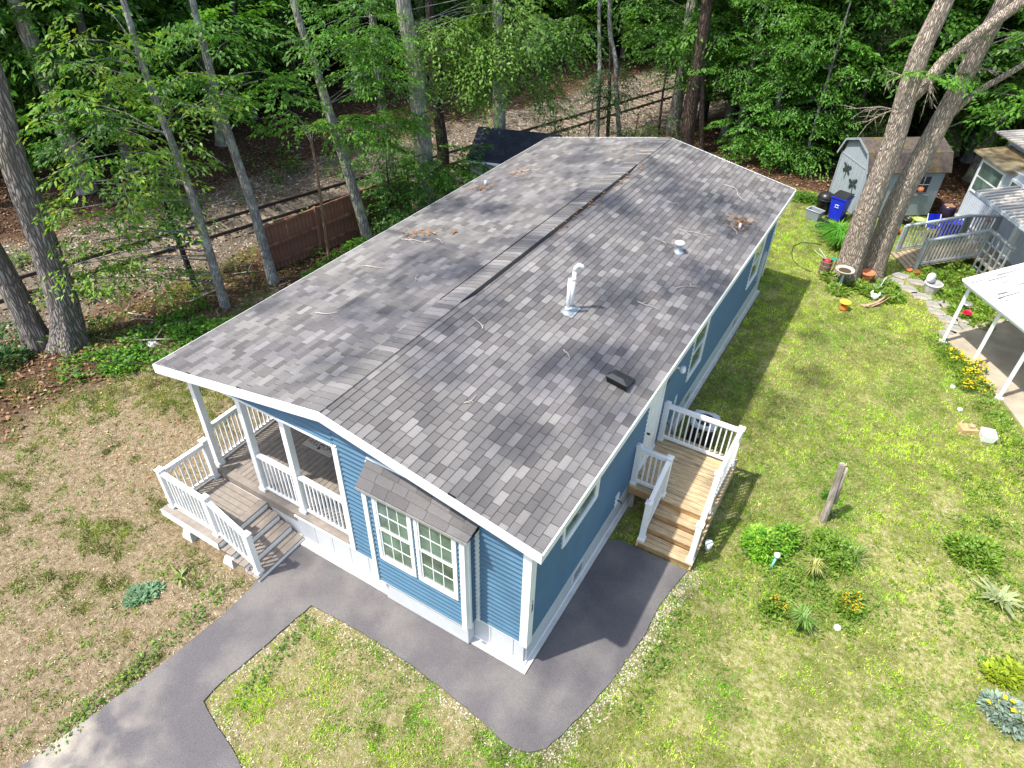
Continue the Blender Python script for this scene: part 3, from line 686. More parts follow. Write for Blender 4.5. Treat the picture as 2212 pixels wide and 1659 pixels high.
# AC condenser
ac = thing('air_conditioner', 'grey and black air conditioner condenser on the grass behind the pine deck', 'air conditioner', (.68, 6.22, 0), .1)
MB().box(-.25, .25, -.25, .25, .06, .66).obj('casing', BLACKM, ac, bevel=.03)
m = MB()
for k in range(18):
    m.box(-.262, .262, -.262, .262, .1+k*.031, .104+k*.031)
m.obj('louvre_grille', BLACKM, ac)
m = MB(); q = []
for i in range(24):
    a = 2*math.pi*i/24; c_, s_ = math.cos(a), math.sin(a); kx = .27/max(abs(c_), abs(s_)); kx = min(kx, .34); q.append((c_*.2, s_*.2, .69, c_*kx, s_*kx, .69))
vs = [p[:3] for p in q]+[p[3:] for p in q]+[(p[3], p[4], .63) for p in q]+[(p[0]*.97, p[1]*.97, .60) for p in q]
fsx = []
for i in range(24): j = (i+1) % 24; fsx += [(i, 24+i, 24+j, j), (24+i, 48+i, 48+j, 24+j), (i, j, 72+j, 72+i)]
m.add(vs, fsx); m.obj('top_cover', mat('grey_enamel', (.5, .52, .54), .5, .05), ac)
m = MB()
for r in (.05, .08, .11, .14, .17, .195): m.tube([(r*math.cos(a), r*math.sin(a), .685-(.2-r)*.05) for a in np.linspace(0, 2*math.pi, 21)], .0035, 4, cap=False)
for i in range(6): a = i*math.pi/3; m.bar((.03*math.cos(a), .03*math.sin(a), .68), (.2*math.cos(a), .2*math.sin(a), .685), .006, .006)
m.obj('fan_guard', BLACKM, ac)
m = MB()
for i in range(3): a = i*2.1; m.add([(.02*math.cos(a), .02*math.sin(a), .62), (.18*math.cos(a-.3), .18*math.sin(a-.3), .60), (.18*math.cos(a+.4), .18*math.sin(a+.4), .64)], [(0, 1, 2)])
m.obj('fan_blade', DARK, ac); MB().box(.09, .17, -.12, -.03, .672, .676).obj('paper_tag', WHITE, ac); MB().box(-.1, -.03, -.266, -.262, .38, .52).obj('rating_sticker', mat('yellow_sticker', (.5, .5, .12), .6), ac)
m = MB(); m.tube([(.0, 5.72, .75), (.12, 5.75, .6), (.2, 5.8, .25), (.4, 6.0, .12)], .035, 8); m.obj('conduit', mat('grey_conduit', (.25, .26, .27), .6), house)
# ------------------------------------------------------------------ roof fittings
def on_roof(x, y): return Vector((x, y, roof_z(x)+.02))
vp = thing('roof_vent_pipe', 'tall white twin vent pipe with bent top on the right roof slope', 'pipe', on_roof(-1.78, 4.45))
PZr = .74
MB().tube([(0, -.09, -.02), (0, -.09, .66)], .034, 14).obj('pipe', PVC, vp)
MB().tube([(0, .07, -.02), (0, .07, PZr)], .034, 14).tube([(0, .07, PZr), (.01, .08, PZr+.07), (.05, .1, PZr+.115), (.1, .125, PZr+.10), (.125, .14, PZr+.05)], .036, 14).obj('bent_pipe', PVC, vp)
MB().tube([(0, .07, .56), (0, .07, .62)], .040, 14).tube([(0, -.09, .05), (0, -.09, .10)], .045, 14).obj('collar', PVC, vp)
SILV = mat('silver_flashing', (.36, .40, .42), .5, .2, 12, metal=.3)
MB().lathe([(.11, -.005), (.10, .01), (.055, .03), (.05, .06)], (0, -.09, 0), 16).lathe([(.11, -.005), (.10, .012), (.055, .03), (.05, .06)], (0, .07, 0), 16).obj('flashing_boot', SILV, vp)
m = MB(); s_ = -(ZR-ZE)/(XE-XR)
m.add([(x, y, s_*x+.006) for x, y in ((-.09, -.2), (.14, -.19), (.13, .18), (-.08, .17))], [(0, 1, 2, 3)]); m.obj('flashing_sheet', SILV, vp)
mv = thing('mushroom_vent', 'small round capped metal vent near the far end of the roof', 'vent', on_roof(-1.01, 7.96))
MB().lathe([(.12, -.02), (.1, .01), (.065, .03), (.065, .17)], (0, 0, 0), 16).obj('stack', SILV, mv)
MB().lathe([(.0, .235), (.06, .228), (.105, .205), (.115, .175), (.1, .16), (.0, .16)], (0, 0, 0), 18).obj('cap', mat('pale_cap', (.55, .56, .57), .4), mv)
bv = thing('box_vent', 'black slanted box vent low on the right roof slope', 'vent', on_roof(-.30, 3.4), 0)
sl = s_
def rp(x, y, h): return (x, y, sl*x+h)
m = MB(); m.add([rp(-.19, -.21, .13), rp(-.19, .17, .02), rp(.18, .17, .02), rp(.18, -.21, .13), rp(-.17, -.17, .0), rp(.16, -.17, .0), rp(-.11, -.15, .19), rp(.09, -.15, .19), rp(-.11, .06, .12), rp(.09, .06, .12)],
                [(6, 7, 9, 8), (0, 3, 7, 6), (0, 6, 8, 1), (3, 2, 9, 7), (1, 8, 9, 2), ])
m.obj('hood', BLACKM, bv, bevel=.008)
MB().add([rp(-.17, -.17, .0), rp(.16, -.17, .0), rp(.18, -.21, .13), rp(-.19, -.21, .13)], [(0, 1, 2, 3)]).obj('louvre_front', VOID, bv)
MB().add([rp(-.17, -.19, .0), rp(.17, -.19, .0), rp(.17, .2, .0), rp(-.17, .2, .0), rp(-.185, -.20, .13), rp(.175, -.20, .13), rp(.17, .18, .02), rp(-.17, .18, .02)], [(1, 2, 6, 5), (3, 0, 4, 7), (2, 3, 7, 6)]).obj('base', BLACKM, bv)
for lab, (x, y), h in (('short white plumbing stub in the brown leaf pile near the right eave', (-.3, 10.06), .12), ('short white plumbing stub by the left eave of the roof', (-6.5, 9.05), .1)):
    tag(MB().tube([(0, 0, -.02), (0, 0, h)], .03, 12).obj('plumbing_stub', PVC, loc=on_roof(x, y)), lab, 'pipe', 'short roof stubs')
def twig(x, y, L_, ang, label, nb=3, group='fallen twigs on the roof'):
    m = MB(); pts = []; a = ang; px, py = x, y
    r2 = random.Random(int((x*31+y*17)*100))
    for i in range(6):
        pts.append((px, py, roof_z(px)+.03+.01*r2.random())); px += math.cos(a)*L_/5; py += math.sin(a)*L_/5; a += r2.uniform(-.45, .45)
    m.tube(pts, [.009-.001*i for i in range(6)], 5)
    for b in range(nb):
        i = r2.randint(1, 4); q = pts[i]; aa = ang+r2.choice([-1, 1])*r2.uniform(.5, 1.1); l2 = L_*r2.uniform(.2, .4)
        e_ = (q[0]+math.cos(aa)*l2, q[1]+math.sin(aa)*l2); mid = (q[0]+math.cos(aa)*l2*.5, q[1]+math.sin(aa)*l2*.5+.01)
        m.tube([q, (*mid, roof_z(mid[0])+.035), (*e_, roof_z(e_[0])+.03)], [.006, .005, .003], 4)
    return tag(m.obj('twig', TWIG), label, 'twig', group)
twig(-1.35, 8.8, .75, .3, 'long forked grey twig on the roof above the round vent')
twig(-1.6, 8.0, .5, .15, 'straight thin twig left of the round capped vent')
twig(-.55, 6.6, .6, 1.2, 'branching twig on the shingles below the round vent', 4)
twig(-.95, 5.6, .45, .2, 'single pale twig right of the white pipes')
twig(-.25, 9.7, .7, 1.9, 'curved twig across the leaf pile by the right eave')
twig(-1.35, 3.4, .25, -.6, 'short curved twig above the black box vent', 1)
twig(-1.9, 1.3, .28, .9, 'small curved twig near the front of the right slope', 2)
twig(-6.3, 5.4, .8, .1, 'long bare twig on the left slope leaf pile near the lichen covered tree', 4)
twig(-5.5, 5.6, .4, -.4, 'lone curved twig just below the left slope leaf pile', 0)
twig(-6.2, 4.0, .55, .4, 'thin twig with a dead leaf toward the left eave', 2)
twig(-4.6, 3.7, .3, 2.0, 'tiny forked twig in the middle of the left slope', 2)
twig(-5.6, 2.1, .45, .2, 'pale twig low on the left slope nearest the porch corner', 1)
twig(-2.6, 2.9, .3, 2.3, 'short forked twig just right of the ridge seam', 2)
twig(-.6, 11.5, .8, 2.6, 'long pale twig near the back right corner of the roof', 2)
twig(-2.0, 9.8, .35, 0., 'short pale twig right of the dark ridge gap', 1)
twig(-6.1, 10.2, .5, .2, 'twig amid orange leaves near the back left eave', 3)
def leafpile(x, y, n, rx, ry, label, cols=((.30, .13, .04), (.38, .2, .08), (.22, .1, .04))):
    V = []; F = []; T = []
    for i in range(n):
        px = x+rnd.gauss(0, rx); py = y+rnd.gauss(0, ry); a = rnd.uniform(0, 6.28); s = rnd.uniform(.03, .06); z = roof_z(px)+.022+rnd.random()*.035
        w = s*rnd.uniform(.3, .5); ca, sa = math.cos(a), math.sin(a); c = rnd.choice(cols); b = len(V)
        for u, v, h in ((-s, 0, 0), (0, -w, .012), (s, 0, rnd.uniform(0, .02)), (0, w, .01)): V.append((px+u*ca-v*sa, py+u*sa+v*ca, z+h)); T.append(c)
        F.append((b, b+1, b+2, b+3))
    return tag(link('leaf_pile', fast_mesh('leaf_pile', V, F, LITTER, np.array(T))), label, 'dry leaves', kind='stuff')
leafpile(-.38, 10.3, 80, .13, .2, 'pile of orange brown leaves round a stub near the right eave')
leafpile(-6.1, 5.8, 40, .18, .14, 'orange leaves caught on twigs near the left eave')
leafpile(-6.0, 10.1, 30, .2, .2, 'scatter of orange leaves on the back left roof')
leafpile(-6.4, 8.8, 30, .2, .16, 'few brown leaves beside the left plumbing stub')
leafpile(-5.3, 6.0, 10, .05, .06, 'small orange leaf clump in the left slope middle')
leafpile(-3.15, 9.0, 45, .06, 1.9, 'brown leaves along the dark ridge gap')
leafpile(-3.9, 12.2, 12, .8, .3, 'few orange leaves near the back ridge')
# ------------------------------------------------------------------ fence
fence = thing('wooden_fence', 'reddish brown board fence between the railway and the trees', 'fence', (-12.2, 9., 0))
def build_fence():
    a = Vector((-12.5, 6.55, 0)); b = Vector((-11.7, 12.3, 0)); d = (b-a); L_ = d.length; d.normalize(); n = int(L_/.135); base = Vector(fence.location)
    me = [MB().box(-.012, .012, -.062, .062, -.2, 1.42+.015*k).mesh('fence_board', FENCE) for k in range(4)]
    rz = math.atan2(d.y, d.x)-math.pi/2
    for i in range(n): p = a+d*(i+.5)*.135; link('fence_board', me[rnd.randrange(4)], fence, p-base+Vector((0, 0, gz(p.x, p.y)*1.0)), (0, rnd.uniform(-.01, .01), rz))
    for z in (.15, .72, 1.28):
        m = MB(); o = Vector((.035, -.005, 0)); m.bar(a+o+Vector((0, 0, z)), b+o+Vector((0, 0, z)), .04, .075); m.obj('fence_rail', FENCE, fence, loc=-base)
    for i in range(4):
        p = a+d*(i*1.9+.05); m = MB(); m.box(p.x+.02, p.x+.10, p.y-.04, p.y+.04, -.2, 1.36); m.obj('fence_post', FENCE, fence, loc=-base)
build_fence()
# ------------------------------------------------------------------ railway
tr = thing('railway_track', 'rusty railway track on timber sleepers running through the woods', 'railway', (TC0, 0, -.3))
def build_track():
    dirv = Vector((TCK, 1, 0)).normalized(); nrm = Vector((dirv.y, -dirv.x, 0)); rz = math.atan2(dirv.y, dirv.x)-math.pi/2
    me = []
    for k in range(4):
        g = .8+.25*k; me.append(MB().box(-.92, .92, -.085, .085, -.06, .035, (.145*g, .115*g, .085*g)).mesh('sleeper', TIE))
    s = -6; i = 0
    while s < 62:
        link('sleeper', me[rnd.randrange(4)], tr, dirv*s+Vector((0, 0, .02+rnd.uniform(-.01, .01))), (0, 0, rz+rnd.uniform(-.02, .02))); s += .44; i += 1
    for sd_ in (-1, 1):
        m = MB()
        for (w, h0, h1) in ((.07, .035, .05), (.02, .05, .11), (.042, .11, .14)):
            a = nrm*(.54*sd_)+dirv*(-8)+Vector((0, 0, (h0+h1)/2+.02)); b = nrm*(.54*sd_)+dirv*62+Vector((0, 0, (h0+h1)/2+.02)); m.bar(a, b, w, h1-h0)
        m.obj('rail', RUST, tr)
build_track()
# ------------------------------------------------------------------ vegetation machinery
def leaf_quads(pos, dr, nr, size, tint, wid=.42, fold=.12):
    """pos,dr,nr (N,3), size (N,), tint (N,3) -> V,F,T ; four vertices a leaf"""
    dr = dr/np.linalg.norm(dr, axis=1, keepdims=True); sd_ = np.cross(dr, nr); sd_ /= np.linalg.norm(sd_, axis=1, keepdims=True)+1e-9; up = np.cross(sd_, dr)
    s = size[:, None]; mid = pos+dr*s*.45+up*s*fold*.5
    V = np.stack([pos, mid+sd_*s*wid*.5, pos+dr*s-up*s*fold, mid-sd_*s*wid*.5], 1).reshape(-1, 3)
    F = np.arange(len(pos)*4).reshape(-1, 4); T = np.repeat(tint, 4, 0); return V, F, T
def make_spray(r, L_=1., leaf=.1, droop=.2, dens=1.):
    P_, D_ = [], []
    n = int(11*dens)
    for i in range(n):
        s = .08+.92*i/(n-1)
        for sg in (-1, 1):
            tl = L_*.42*(1-.55*s)*r.uniform(.7, 1.15); a = sg*r.uniform(.7, 1.05); dx, dy = math.cos(a), math.sin(a); k = max(2, int(tl/(leaf*.62)))
            bx, by = s*L_, 0
            for j in range(1, k+1):
                t = tl*j/k; x = bx+dx*t; y = by+dy*t; q = x*x+y*y
                la = a+(1 if j % 2 else -1)*r.uniform(.4, .9)
                P_.append((x+r.uniform(-.02, .02), y+r.uniform(-.02, .02), -droop*q/L_+r.uniform(-.03, .03))); D_.append((math.cos(la), math.sin(la), -r.uniform(.05, .7)))
    P_.append((L_, 0, -droop*L_)); D_.append((1, 0, -.3))
    return np.array(P_), np.array(D_)
_rs = random.Random(5)
SPR = [make_spray(_rs, 1., .125, .18) for _ in range(5)]
SPR_D = [make_spray(_rs, 1., .12, .75) for _ in range(4)]
SPR_S = [make_spray(_rs, .8, .13, .25, .6) for _ in range(4)]
DENS = 1.55
def crown_arrays(blobs, col, leaf=.115, kind=SPR, seed=0, layer=.45, spraylen=1., jit=.28, yellow=0.):
    """blobs: (cx,cy,cz, rx,ry,rz, n). returns arrays and spray anchor list"""
    r = np.random.default_rng(seed+100); PV, PF, PT = [], [], []; base = 0; anchors = []
    for (cx, cy, cz, rx, ry, rz, n) in blobs:
        for i in range(int(n*DENS)):
            u = r.normal(size=3); u /= np.linalg.norm(u); u *= r.random()**.33
            p = np.array([cx+u[0]*rx, cy+u[1]*ry, cz+u[2]*rz])
            if layer: p[2] = np.round(p[2]/layer)*layer+r.normal()*.06
            az = math.atan2(u[1]*ry, u[0]*rx)+r.normal()*.8; tilt = r.normal()*.16-.08; roll = r.normal()*.22
            sp, sdv = kind[r.integers(len(kind))]; sc = spraylen*r.uniform(.65, 1.2)
            ca, sa = math.cos(az), math.sin(az); ct, st_ = math.cos(tilt), math.sin(tilt); cr, sr = math.cos(roll), math.sin(roll)
            Rz = np.array([[ca, -sa, 0], [sa, ca, 0], [0, 0, 1]]); Ry = np.array([[ct, 0, -st_], [0, 1, 0], [st_, 0, ct]]); Rx = np.array([[1, 0, 0], [0, cr, -sr], [0, sr, cr]])
            M = Rz@Ry@Rx; keep = r.random(len(sp)) > .12
            q = (sp[keep]*sc)@M.T+p; d = sdv[keep]@M.T; nr = np.tile(M[:, 2], (len(q), 1))+r.normal(size=(len(q), 3))*.35
            sz = leaf*r.uniform(.7, 1.25, len(q)); tone = r.uniform(1-jit, 1+jit)
            t = np.array(col)*tone*r.uniform(.75, 1.3, (len(q), 1))
            if yellow: yy = r.random(len(q)) < yellow; t[yy] = np.array([.27, .36, .03])*r.uniform(.6, 1.1, (yy.sum(), 1))
            V, F, T = leaf_quads(q, d, nr, sz, t); PV.append(V); PF.append(F+base); PT.append(T); base += len(V)
            tip = p+M[:, 0]*sc*.9-np.array([0, 0, .12]); anchors.append((p, tip))
    return np.concatenate(PV), np.concatenate(PF), np.concatenate(PT), anchors
def needle_arrays(blobs, col, seed=0):
    r = np.random.default_rng(seed+900); PV, PF, PT = [], [], []; base = 0
    for (cx, cy, cz, rx, ry, rz, n) in blobs:
        for i in range(int(n)):
            u = r.normal(size=3); u /= np.linalg.norm(u); u *= r.random()**.33; p = np.array([cx+u[0]*rx, cy+u[1]*ry, cz+u[2]*rz])
            k = 26; d = r.normal(size=(k, 3)); d[:, 2] = np.abs(d[:, 2])*.6; V, F, T = leaf_quads(np.tile(p, (k, 1))+r.normal(size=(k, 3))*.10, d, r.normal(size=(k, 3)), r.uniform(.12, .2, k), np.array(col)*r.uniform(.7, 1.35, (k, 1)), .11, 0)
            PV.append(V); PF.append(F+base); PT.append(T); base += len(V)
    return np.concatenate(PV), np.concatenate(PF), np.concatenate(PT)
def trunk_mesh(path, radii, material, seg=18, amp=.05, step=.25, flare=.5, seed=0, limbs=()):
    """tube with uneven girth; limbs: list of (points, r0, r1)"""
    r = np.random.default_rng(seed); P_ = np.array(path, float)
    cum = np.concatenate([[0], np.cumsum(np.linalg.norm(np.diff(P_, axis=0), axis=1))]); n = max(3, int(cum[-1]/step)); t = np.linspace(0, cum[-1], n)
    ctr = np.stack([np.interp(t, cum, P_[:, k]) for k in range(3)], 1); rad = np.interp(t, cum, radii)
    # smooth
    for _ in range(3): ctr[1:-1] = (ctr[:-2]+2*ctr[1:-1]+ctr[2:])/4
    A = np.linspace(0, 2*math.pi, seg, endpoint=False); ph = r.random(6)*6.28
    V = np.zeros((n, seg, 3))
    tang = np.gradient(ctr, axis=0); tang /= np.linalg.norm(tang, axis=1, keepdims=True); ref = np.array([1., 0, 0])
    for i in range(n):
        d = tang[i]; x = ref-d*ref.dot(d); x /= np.linalg.norm(x); ref = x; y = np.cross(d, x)
        fl = 1+flare*math.exp(-t[i]/.35)*(.6+.4*np.cos(A*5+ph[5]))
        g = rad[i]*fl*(1+amp*np.sin(A*3+ph[0]+t[i]*.7)+amp*.6*np.sin(A*7+ph[1]-t[i]*1.3)+amp*.5*r.normal(size=seg)*.5)
        V[i] = ctr[i]+x*(np.cos(A)*g)[:, None]+y*(np.sin(A)*g)[:, None]
    idx = np.arange(n*seg).reshape(n, seg); F = np.stack([idx[:-1], np.roll(idx[:-1], -1, 1), np.roll(idx[1:], -1, 1), idx[1:]], -1).reshape(-1, 4)
    m = MB(); m.add(V.reshape(-1, 3).tolist(), F.tolist(), smooth=True)
    for pts, r0, r1 in limbs:
        k = len(pts); m.tube(pts, [r0+(r1-r0)*i/(k-1) for i in range(k)], 8 if r0 < .06 else 12)
    return m
def twigs_for(anchors, path, m, r, frac=.35, rad=.012):
    P_ = np.array(path)
    for (p, tip) in anchors:
        if r.random() > frac*.45: continue
        # nearest point on the trunk a little lower
        z = max(P_[0][2]+.5, p[2]-r.uniform(.2, .9)); z = min(z, P_[-1][2]); b = np.array([np.interp(z, P_[:, 2], P_[:, k]) for k in range(3)])
        mid = (b*.45+p*.55)+np.array([0, 0, .12]); m.tube([tuple(b), tuple(mid), tuple(p), tuple(tip)], [rad*1.3, rad*.8, rad*.5, rad*.25], 4, cap=False)
def tree(name, label, path, radii, bk, blobs=(), col=(.05, .10, .02), leaf=.115, kind=SPR, seed=0, seg=16, amp=.04, flare=.5, limbs=(), group=None, twfrac=.35, cat='tree', layer=.45, spraylen=1., yellow=0., needles=None, trad=.012):
    base = Vector(path[0]); t = thing(name, label, cat, base, group=group)
    m = trunk_mesh(path, radii, bk, seg, amp, flare=flare, seed=seed, limbs=limbs); bm_ = MB()
    if blobs:
        V, F, T, anc = crown_arrays(blobs, col, leaf, kind, seed, layer, spraylen, yellow=yellow)
        o = link('crown', fast_mesh('crown', V, F, LEAF, T), t, -base); twigs_for(anc, path, bm_, random.Random(seed), twfrac, trad)
    if needles:
        V, F, T = needle_arrays(needles, (.06, .10, .03), seed); link('crown' if not blobs else 'needle_crown', fast_mesh('crown', V, F, LEAF, T), t, -base)
    m.obj('trunk', bk, t, loc=-base)
    if bm_.v: tag(bm_.obj('branches', BK_SLIM if bk not in (BK_DARK,) else BK_DARK, t, loc=-base), kind='stuff')
    return t
G1 = (.085, .21, .022); G2 = (.065, .17, .02); GY = (.14, .20, .03); GD = (.03, .075, .02)
up_ = lambda b, r: [(b[0], b[1], b[2])]
def ext(path, top, dx=0, dy=0): p = path[-1]; return list(path)+[(p[0]+dx, p[1]+dy, top)]
# big left oaks
p1 = [(-13.71, 1.33, -.05), (-13.62, 1.56, 1.05), (-13.54, 1.74, 3.56), (-13.52, 1.79, 4.7), (-13.41, 2.02, 5.67), (-13.2, 2.2, 9), (-12.9, 2.0, 14)]
tree('oak_tree', 'thickest deeply furrowed oak at the left edge with flared roots', p1, [.36, .33, .27, .24, .2, .17, .1], BK_GREY,
     [(-14.6, .6, 15.5, 3.4, 3.6, 1.6, 26), (-14.0, 1.6, 5.0, .6, .6, .5, 5)], G1, .15, SPR, 1, 30, .05, .6, twfrac=.3,
     limbs=[([(-12.9, 2.1, 12), (-10.5, 1.5, 13.2), (-8, .8, 14)], .08, .03)])
p2 = [(-14.38, .98, -.05), (-14.38, .99, 1.16), (-14.4, .97, 2.15), (-14.6, .8, 6), (-14.8, .6, 12)]
tree('oak_tree', 'second furrowed oak leaning at the far left beside the thickest oak', p2, [.27, .26, .24, .18, .1], BK_GREY, [(-15.4, .6, 13.5, 2.4, 2.4, 1.4, 12)], G1, .15, SPR, 2, 26, .05, .5)
pA = [(-11.91, 4.57, -.05), (-11.92, 4.55, 2.6), (-11.94, 4.52, 3.44), (-12.05, 4.35, 5.59), (-12.06, 4.33, 6.7), (-12.0, 4.3, 11)]
ZA = [(-12.3, 3.6, 6.6, 1.0, 1.0, .8, 13), (-12.4, 3.4, 5.5, 1.1, 1.1, .6, 13), (-11.6, 4.7, 5.5, .9, .9, .6, 12), (-12.5, 3.2, 4.4, 1.1, 1.1, .5, 16), (-11.9, 4.2, 4.2, .9, .9, .4, 10), (-12.7, 2.7, 3.6, 1.0, 1.0, .3, 13), (-13.0, 2.4, 2.4, .9, .9, .4, 12), (-12.7, 3.2, 1.4, .6, .7, .4, 8), (-13.6, 2.6, 1.5, .7, .7, .5, 11), (-12.0, 3.9, 3.3, .8, .8, .3, 6), (-12.4, 4.3, 12, 2.2, 2.2, 1.2, 14)]
tree('beech_tree', 'slim grey trunk leaning by the roof edge with open yellow green leaves over the track', pA, [.12, .107, .093, .075, .06, .04], BK_SLIM, ZA, (.14, .27, .035), .145, SPR_S, 3, 14, .03, .3, twfrac=.6, yellow=.18, trad=.016)
pB = [(-11.87, 6.22, -.05), (-11.91, 6.17, 2.17), (-12.03, 6.01, 4.21), (-12.07, 5.95, 5.82), (-12.08, 5.93, 6.85), (-12.0, 6., 11)]
tree('beech_tree', 'slim grey trunk standing at the near end of the brown fence', pB, [.145, .122, .102, .085, .071, .04], BK_SLIM, [(-11.5, 6.6, 5.3, .8, .9, .35, 12), (-11.9, 6.1, 6.4, .9, .9, .5, 14), (-12.2, 5.7, 5.0, .8, .8, .3, 8), (-12.6, 6, 12, 2.2, 2.2, 1.3, 14)], G1, .145, SPR, 4, 14, .03, .3)
tree('young_tree', 'thin dark trunk between the railway and the slim grey beech', [(-13.67, 4.99, -.1), (-13.72, 4.91, 1.63), (-13.77, 4.82, 2.98), (-13.9, 4.7, 5.5)], [.079, .068, .055, .03], BK_DARK, [(-13.7, 4.7, 5.2, 1.1, 1.1, .8, 18), (-14.3, 4.0, 4.2, .9, .9, .5, 10), (-13.9, 4.4, 2.4, .8, .8, .4, 9)], G2, .145, SPR, 5, 10, .03, .3)
pD = [(-11.28, 9.66, -.05), (-11.54, 9.4, 2.35), (-11.77, 9.16, 4.23), (-11.85, 9.07, 5.1), (-11.97, 8.94, 5.8), (-12.07, 8.82, 6.72), (-12.1, 8.7, 11)]
tree('beech_tree', 'leaning lichen spotted trunk in front of the middle of the brown fence', pD, [.16, .149, .127, .111, .096, .087, .05], BK_LICH,
     [(-11.5, 9.5, 5.7, .9, .9, .4, 12), (-10.95, 10, 6.1, .9, .9, .4, 13), (-10.9, 10.1, 5.0, .8, .8, .35, 11), (-11.3, 9.7, 3.5, .9, .9, .25, 16), (-10.7, 10.2, 3.65, .8, .8, .25, 14), (-12.8, 8.8, 12, 2.2, 2.2, 1.3, 14)], G1, .135, SPR, 6, 14, .03, .3,
     limbs=[([(-11.9, 9.05, 5.4), (-12.2, 8.6, 5.9), (-12.5, 8.1, 6.1)], .035, .012)])
tree('sapling', 'thin bare sapling stem rising in front of the brown fence', [(-11.28, 7.9, 0), (-11.26, 7.93, 2.19), (-11.23, 7.95, 3.27), (-11.29, 7.89, 3.9)], [.05, .042, .033, .02], bark('tan_bark', (.33, .22, .13), (.2, .12, .07)), [(-11.4, 7.8, 4.3, .4, .4, .25, 4)], G1, .135, SPR, 7, 10, .03, .2)
pF = [(-10.55, 11.82, -.05), (-10.56, 11.81, 2.57), (-10.65, 11.74, 4.88), (-10.83, 11.59, 6.51), (-10.9, 11.5, 14)]
tree('maple_tree', 'thick pale lichen covered trunk at the left roof edge with drooping bright leaves', pF, [.31, .272, .24, .202, .1], BK_LICH,
     [(-10.3, 12.4, 5.9, .7, .6, .4, 11), (-9.8, 12.8, 5.4, .7, .6, .5, 15), (-9.2, 13.2, 5.6, .8, .6, .5, 17), (-9.4, 13.1, 4.7, .6, .6, .4, 12), (-9.1, 13.3, 4.1, .35, .35, .3, 5), (-9.9, 12.8, 4.4, .4, .4, .3, 6), (-8.9, 13.4, 6.3, 1.0, .8, .5, 14), (-10.4, 12, 13.8, 2.6, 2.6, 1.5, 26)], (.13, .24, .04), .145, SPR_D, 8, 26, .035, .2, layer=0)
pG = [(-9.79, 15.12, -.05), (-9.8, 15.12, 1.0), (-9.88, 15.07, 4.85), (-9.91, 15.05, 6.19), (-10, 15, 13)]
tree('maple_tree', 'straight grey trunk rising from behind the black roofed shed', pG, [.25, .237, .177, .141, .08], BK_LICH,
     [(-9.4, 16.2, 5.4, 1.0, .9, .4, 16), (-8.8, 16.8, 4.9, .9, .8, .5, 18), (-9.5, 16.2, 4.2, .8, .7, .5, 13), (-9.2, 16.6, 3.5, .5, .5, .3, 7), (-8.3, 17, 5.3, .8, .8, .4, 12), (-9.8, 16, 12.5, 2.4, 2.4, 1.3, 20)], (.095, .20, .035), .145, SPR_D, 9, 18, .03, .2, layer=0)
tree('maple_tree', 'dark trunk close behind the lichen covered maple', [(-11.24, 13.65, -.1), (-11.18, 13.69, 1.65), (-11.35, 13.57, 3.97), (-11.4, 13.5, 10)], [.214, .205, .148, .08], BK_DARK,
     [(-10.2, 12.4, 1.9, .8, .8, .4, 20), (-9.7, 12.7, 1.4, .7, .7, .4, 16), (-11.4, 14, 10, 2.2, 2.2, 1.3, 24)], G1, .145, SPR, 10, 16)
tree('understorey_beech', 'leafy young beech filling the gap at the far end of the brown fence', [(-11.5, 11.1, -.1), (-11.5, 11.1, 2.2)], [.05, .02], BK_DARK,
     [(-11.5, 11.2, 1.2, .9, .9, .9, 34), (-10.9, 11.0, .7, .6, .7, .5, 18), (-11.6, 11.4, 2.2, .9, .9, .4, 16)], (.075, .19, .03), .11, SPR, 11, 8)
tree('maple_tree', 'rough barked trunk behind the railway left of the lichen covered maple', [(-13.5, 13.66, -.3), (-13.57, 13.6, 1.5), (-13.63, 13.54, 4.0), (-13.6, 13.5, 10)], [.16, .15, .138, .06], BK_LICH,
     [(-13.2, 13.6, 4.8, 1.3, 1.3, .6, 26), (-13.8, 13.2, 6.2, 1.5, 1.5, .7, 26), (-13, 13.8, 3.6, 1, 1, .3, 12), (-13.4, 13.6, 10, 2.2, 2.2, 1.5, 22)], G2, .145, SPR, 12, 16)
# trees behind the house
tree('birch_tree', 'straight slim pale trunk behind the back roof edge', [(-8.96, 21.57, -.1), (-8.99, 21.56, .43), (-9.13, 21.5, 3.05), (-9.38, 21.38, 5.48), (-9.5, 21.3, 9)], [.1, .09, .075, .062, .03], BK_SLIM, [(-9.4, 21.3, 8, 1.5, 1.5, 1, 18)], G1, .145, SPR, 13, 12)
tree('birch_tree', 'crooked slim pale trunk behind the back roof edge', [(-8.13, 22.14, -.1), (-8.21, 22.11, .42), (-8.62, 21.94, 2.73), (-8.60, 21.92, 3.3), (-8.95, 21.8, 4.1), (-9.1, 21.72, 5.24), (-9.1, 21.7, 9)], [.1, .097, .092, .1, .09, .08, .03], BK_SLIM, [(-9.1, 21.7, 8, 1.5, 1.5, 1, 18)], G1, .145, SPR, 14, 12)
tree('young_tree', 'ivy dark stem between the two slim pale trunks', [(-8.58, 21.82, -.1), (-8.62, 21.8, .43), (-8.75, 21.75, 2.54), (-8.88, 21.69, 4.0)], [.08, .078, .07, .04], BK_DARK, [(-8.7, 21.7, 2.9, .5, .5, 1.0, 16), (-8.3, 21.9, 2.2, .5, .5, .3, 7)], GD, .12, SPR, 15, 10)
pM = [(-5.66, 23.15, -.1), (-5.72, 23.13, .32), (-5.74, 23.13, 2.91), (-5.76, 23.12, 4.69), (-5.83, 23.1, 5.62), (-5.9, 23, 13)]
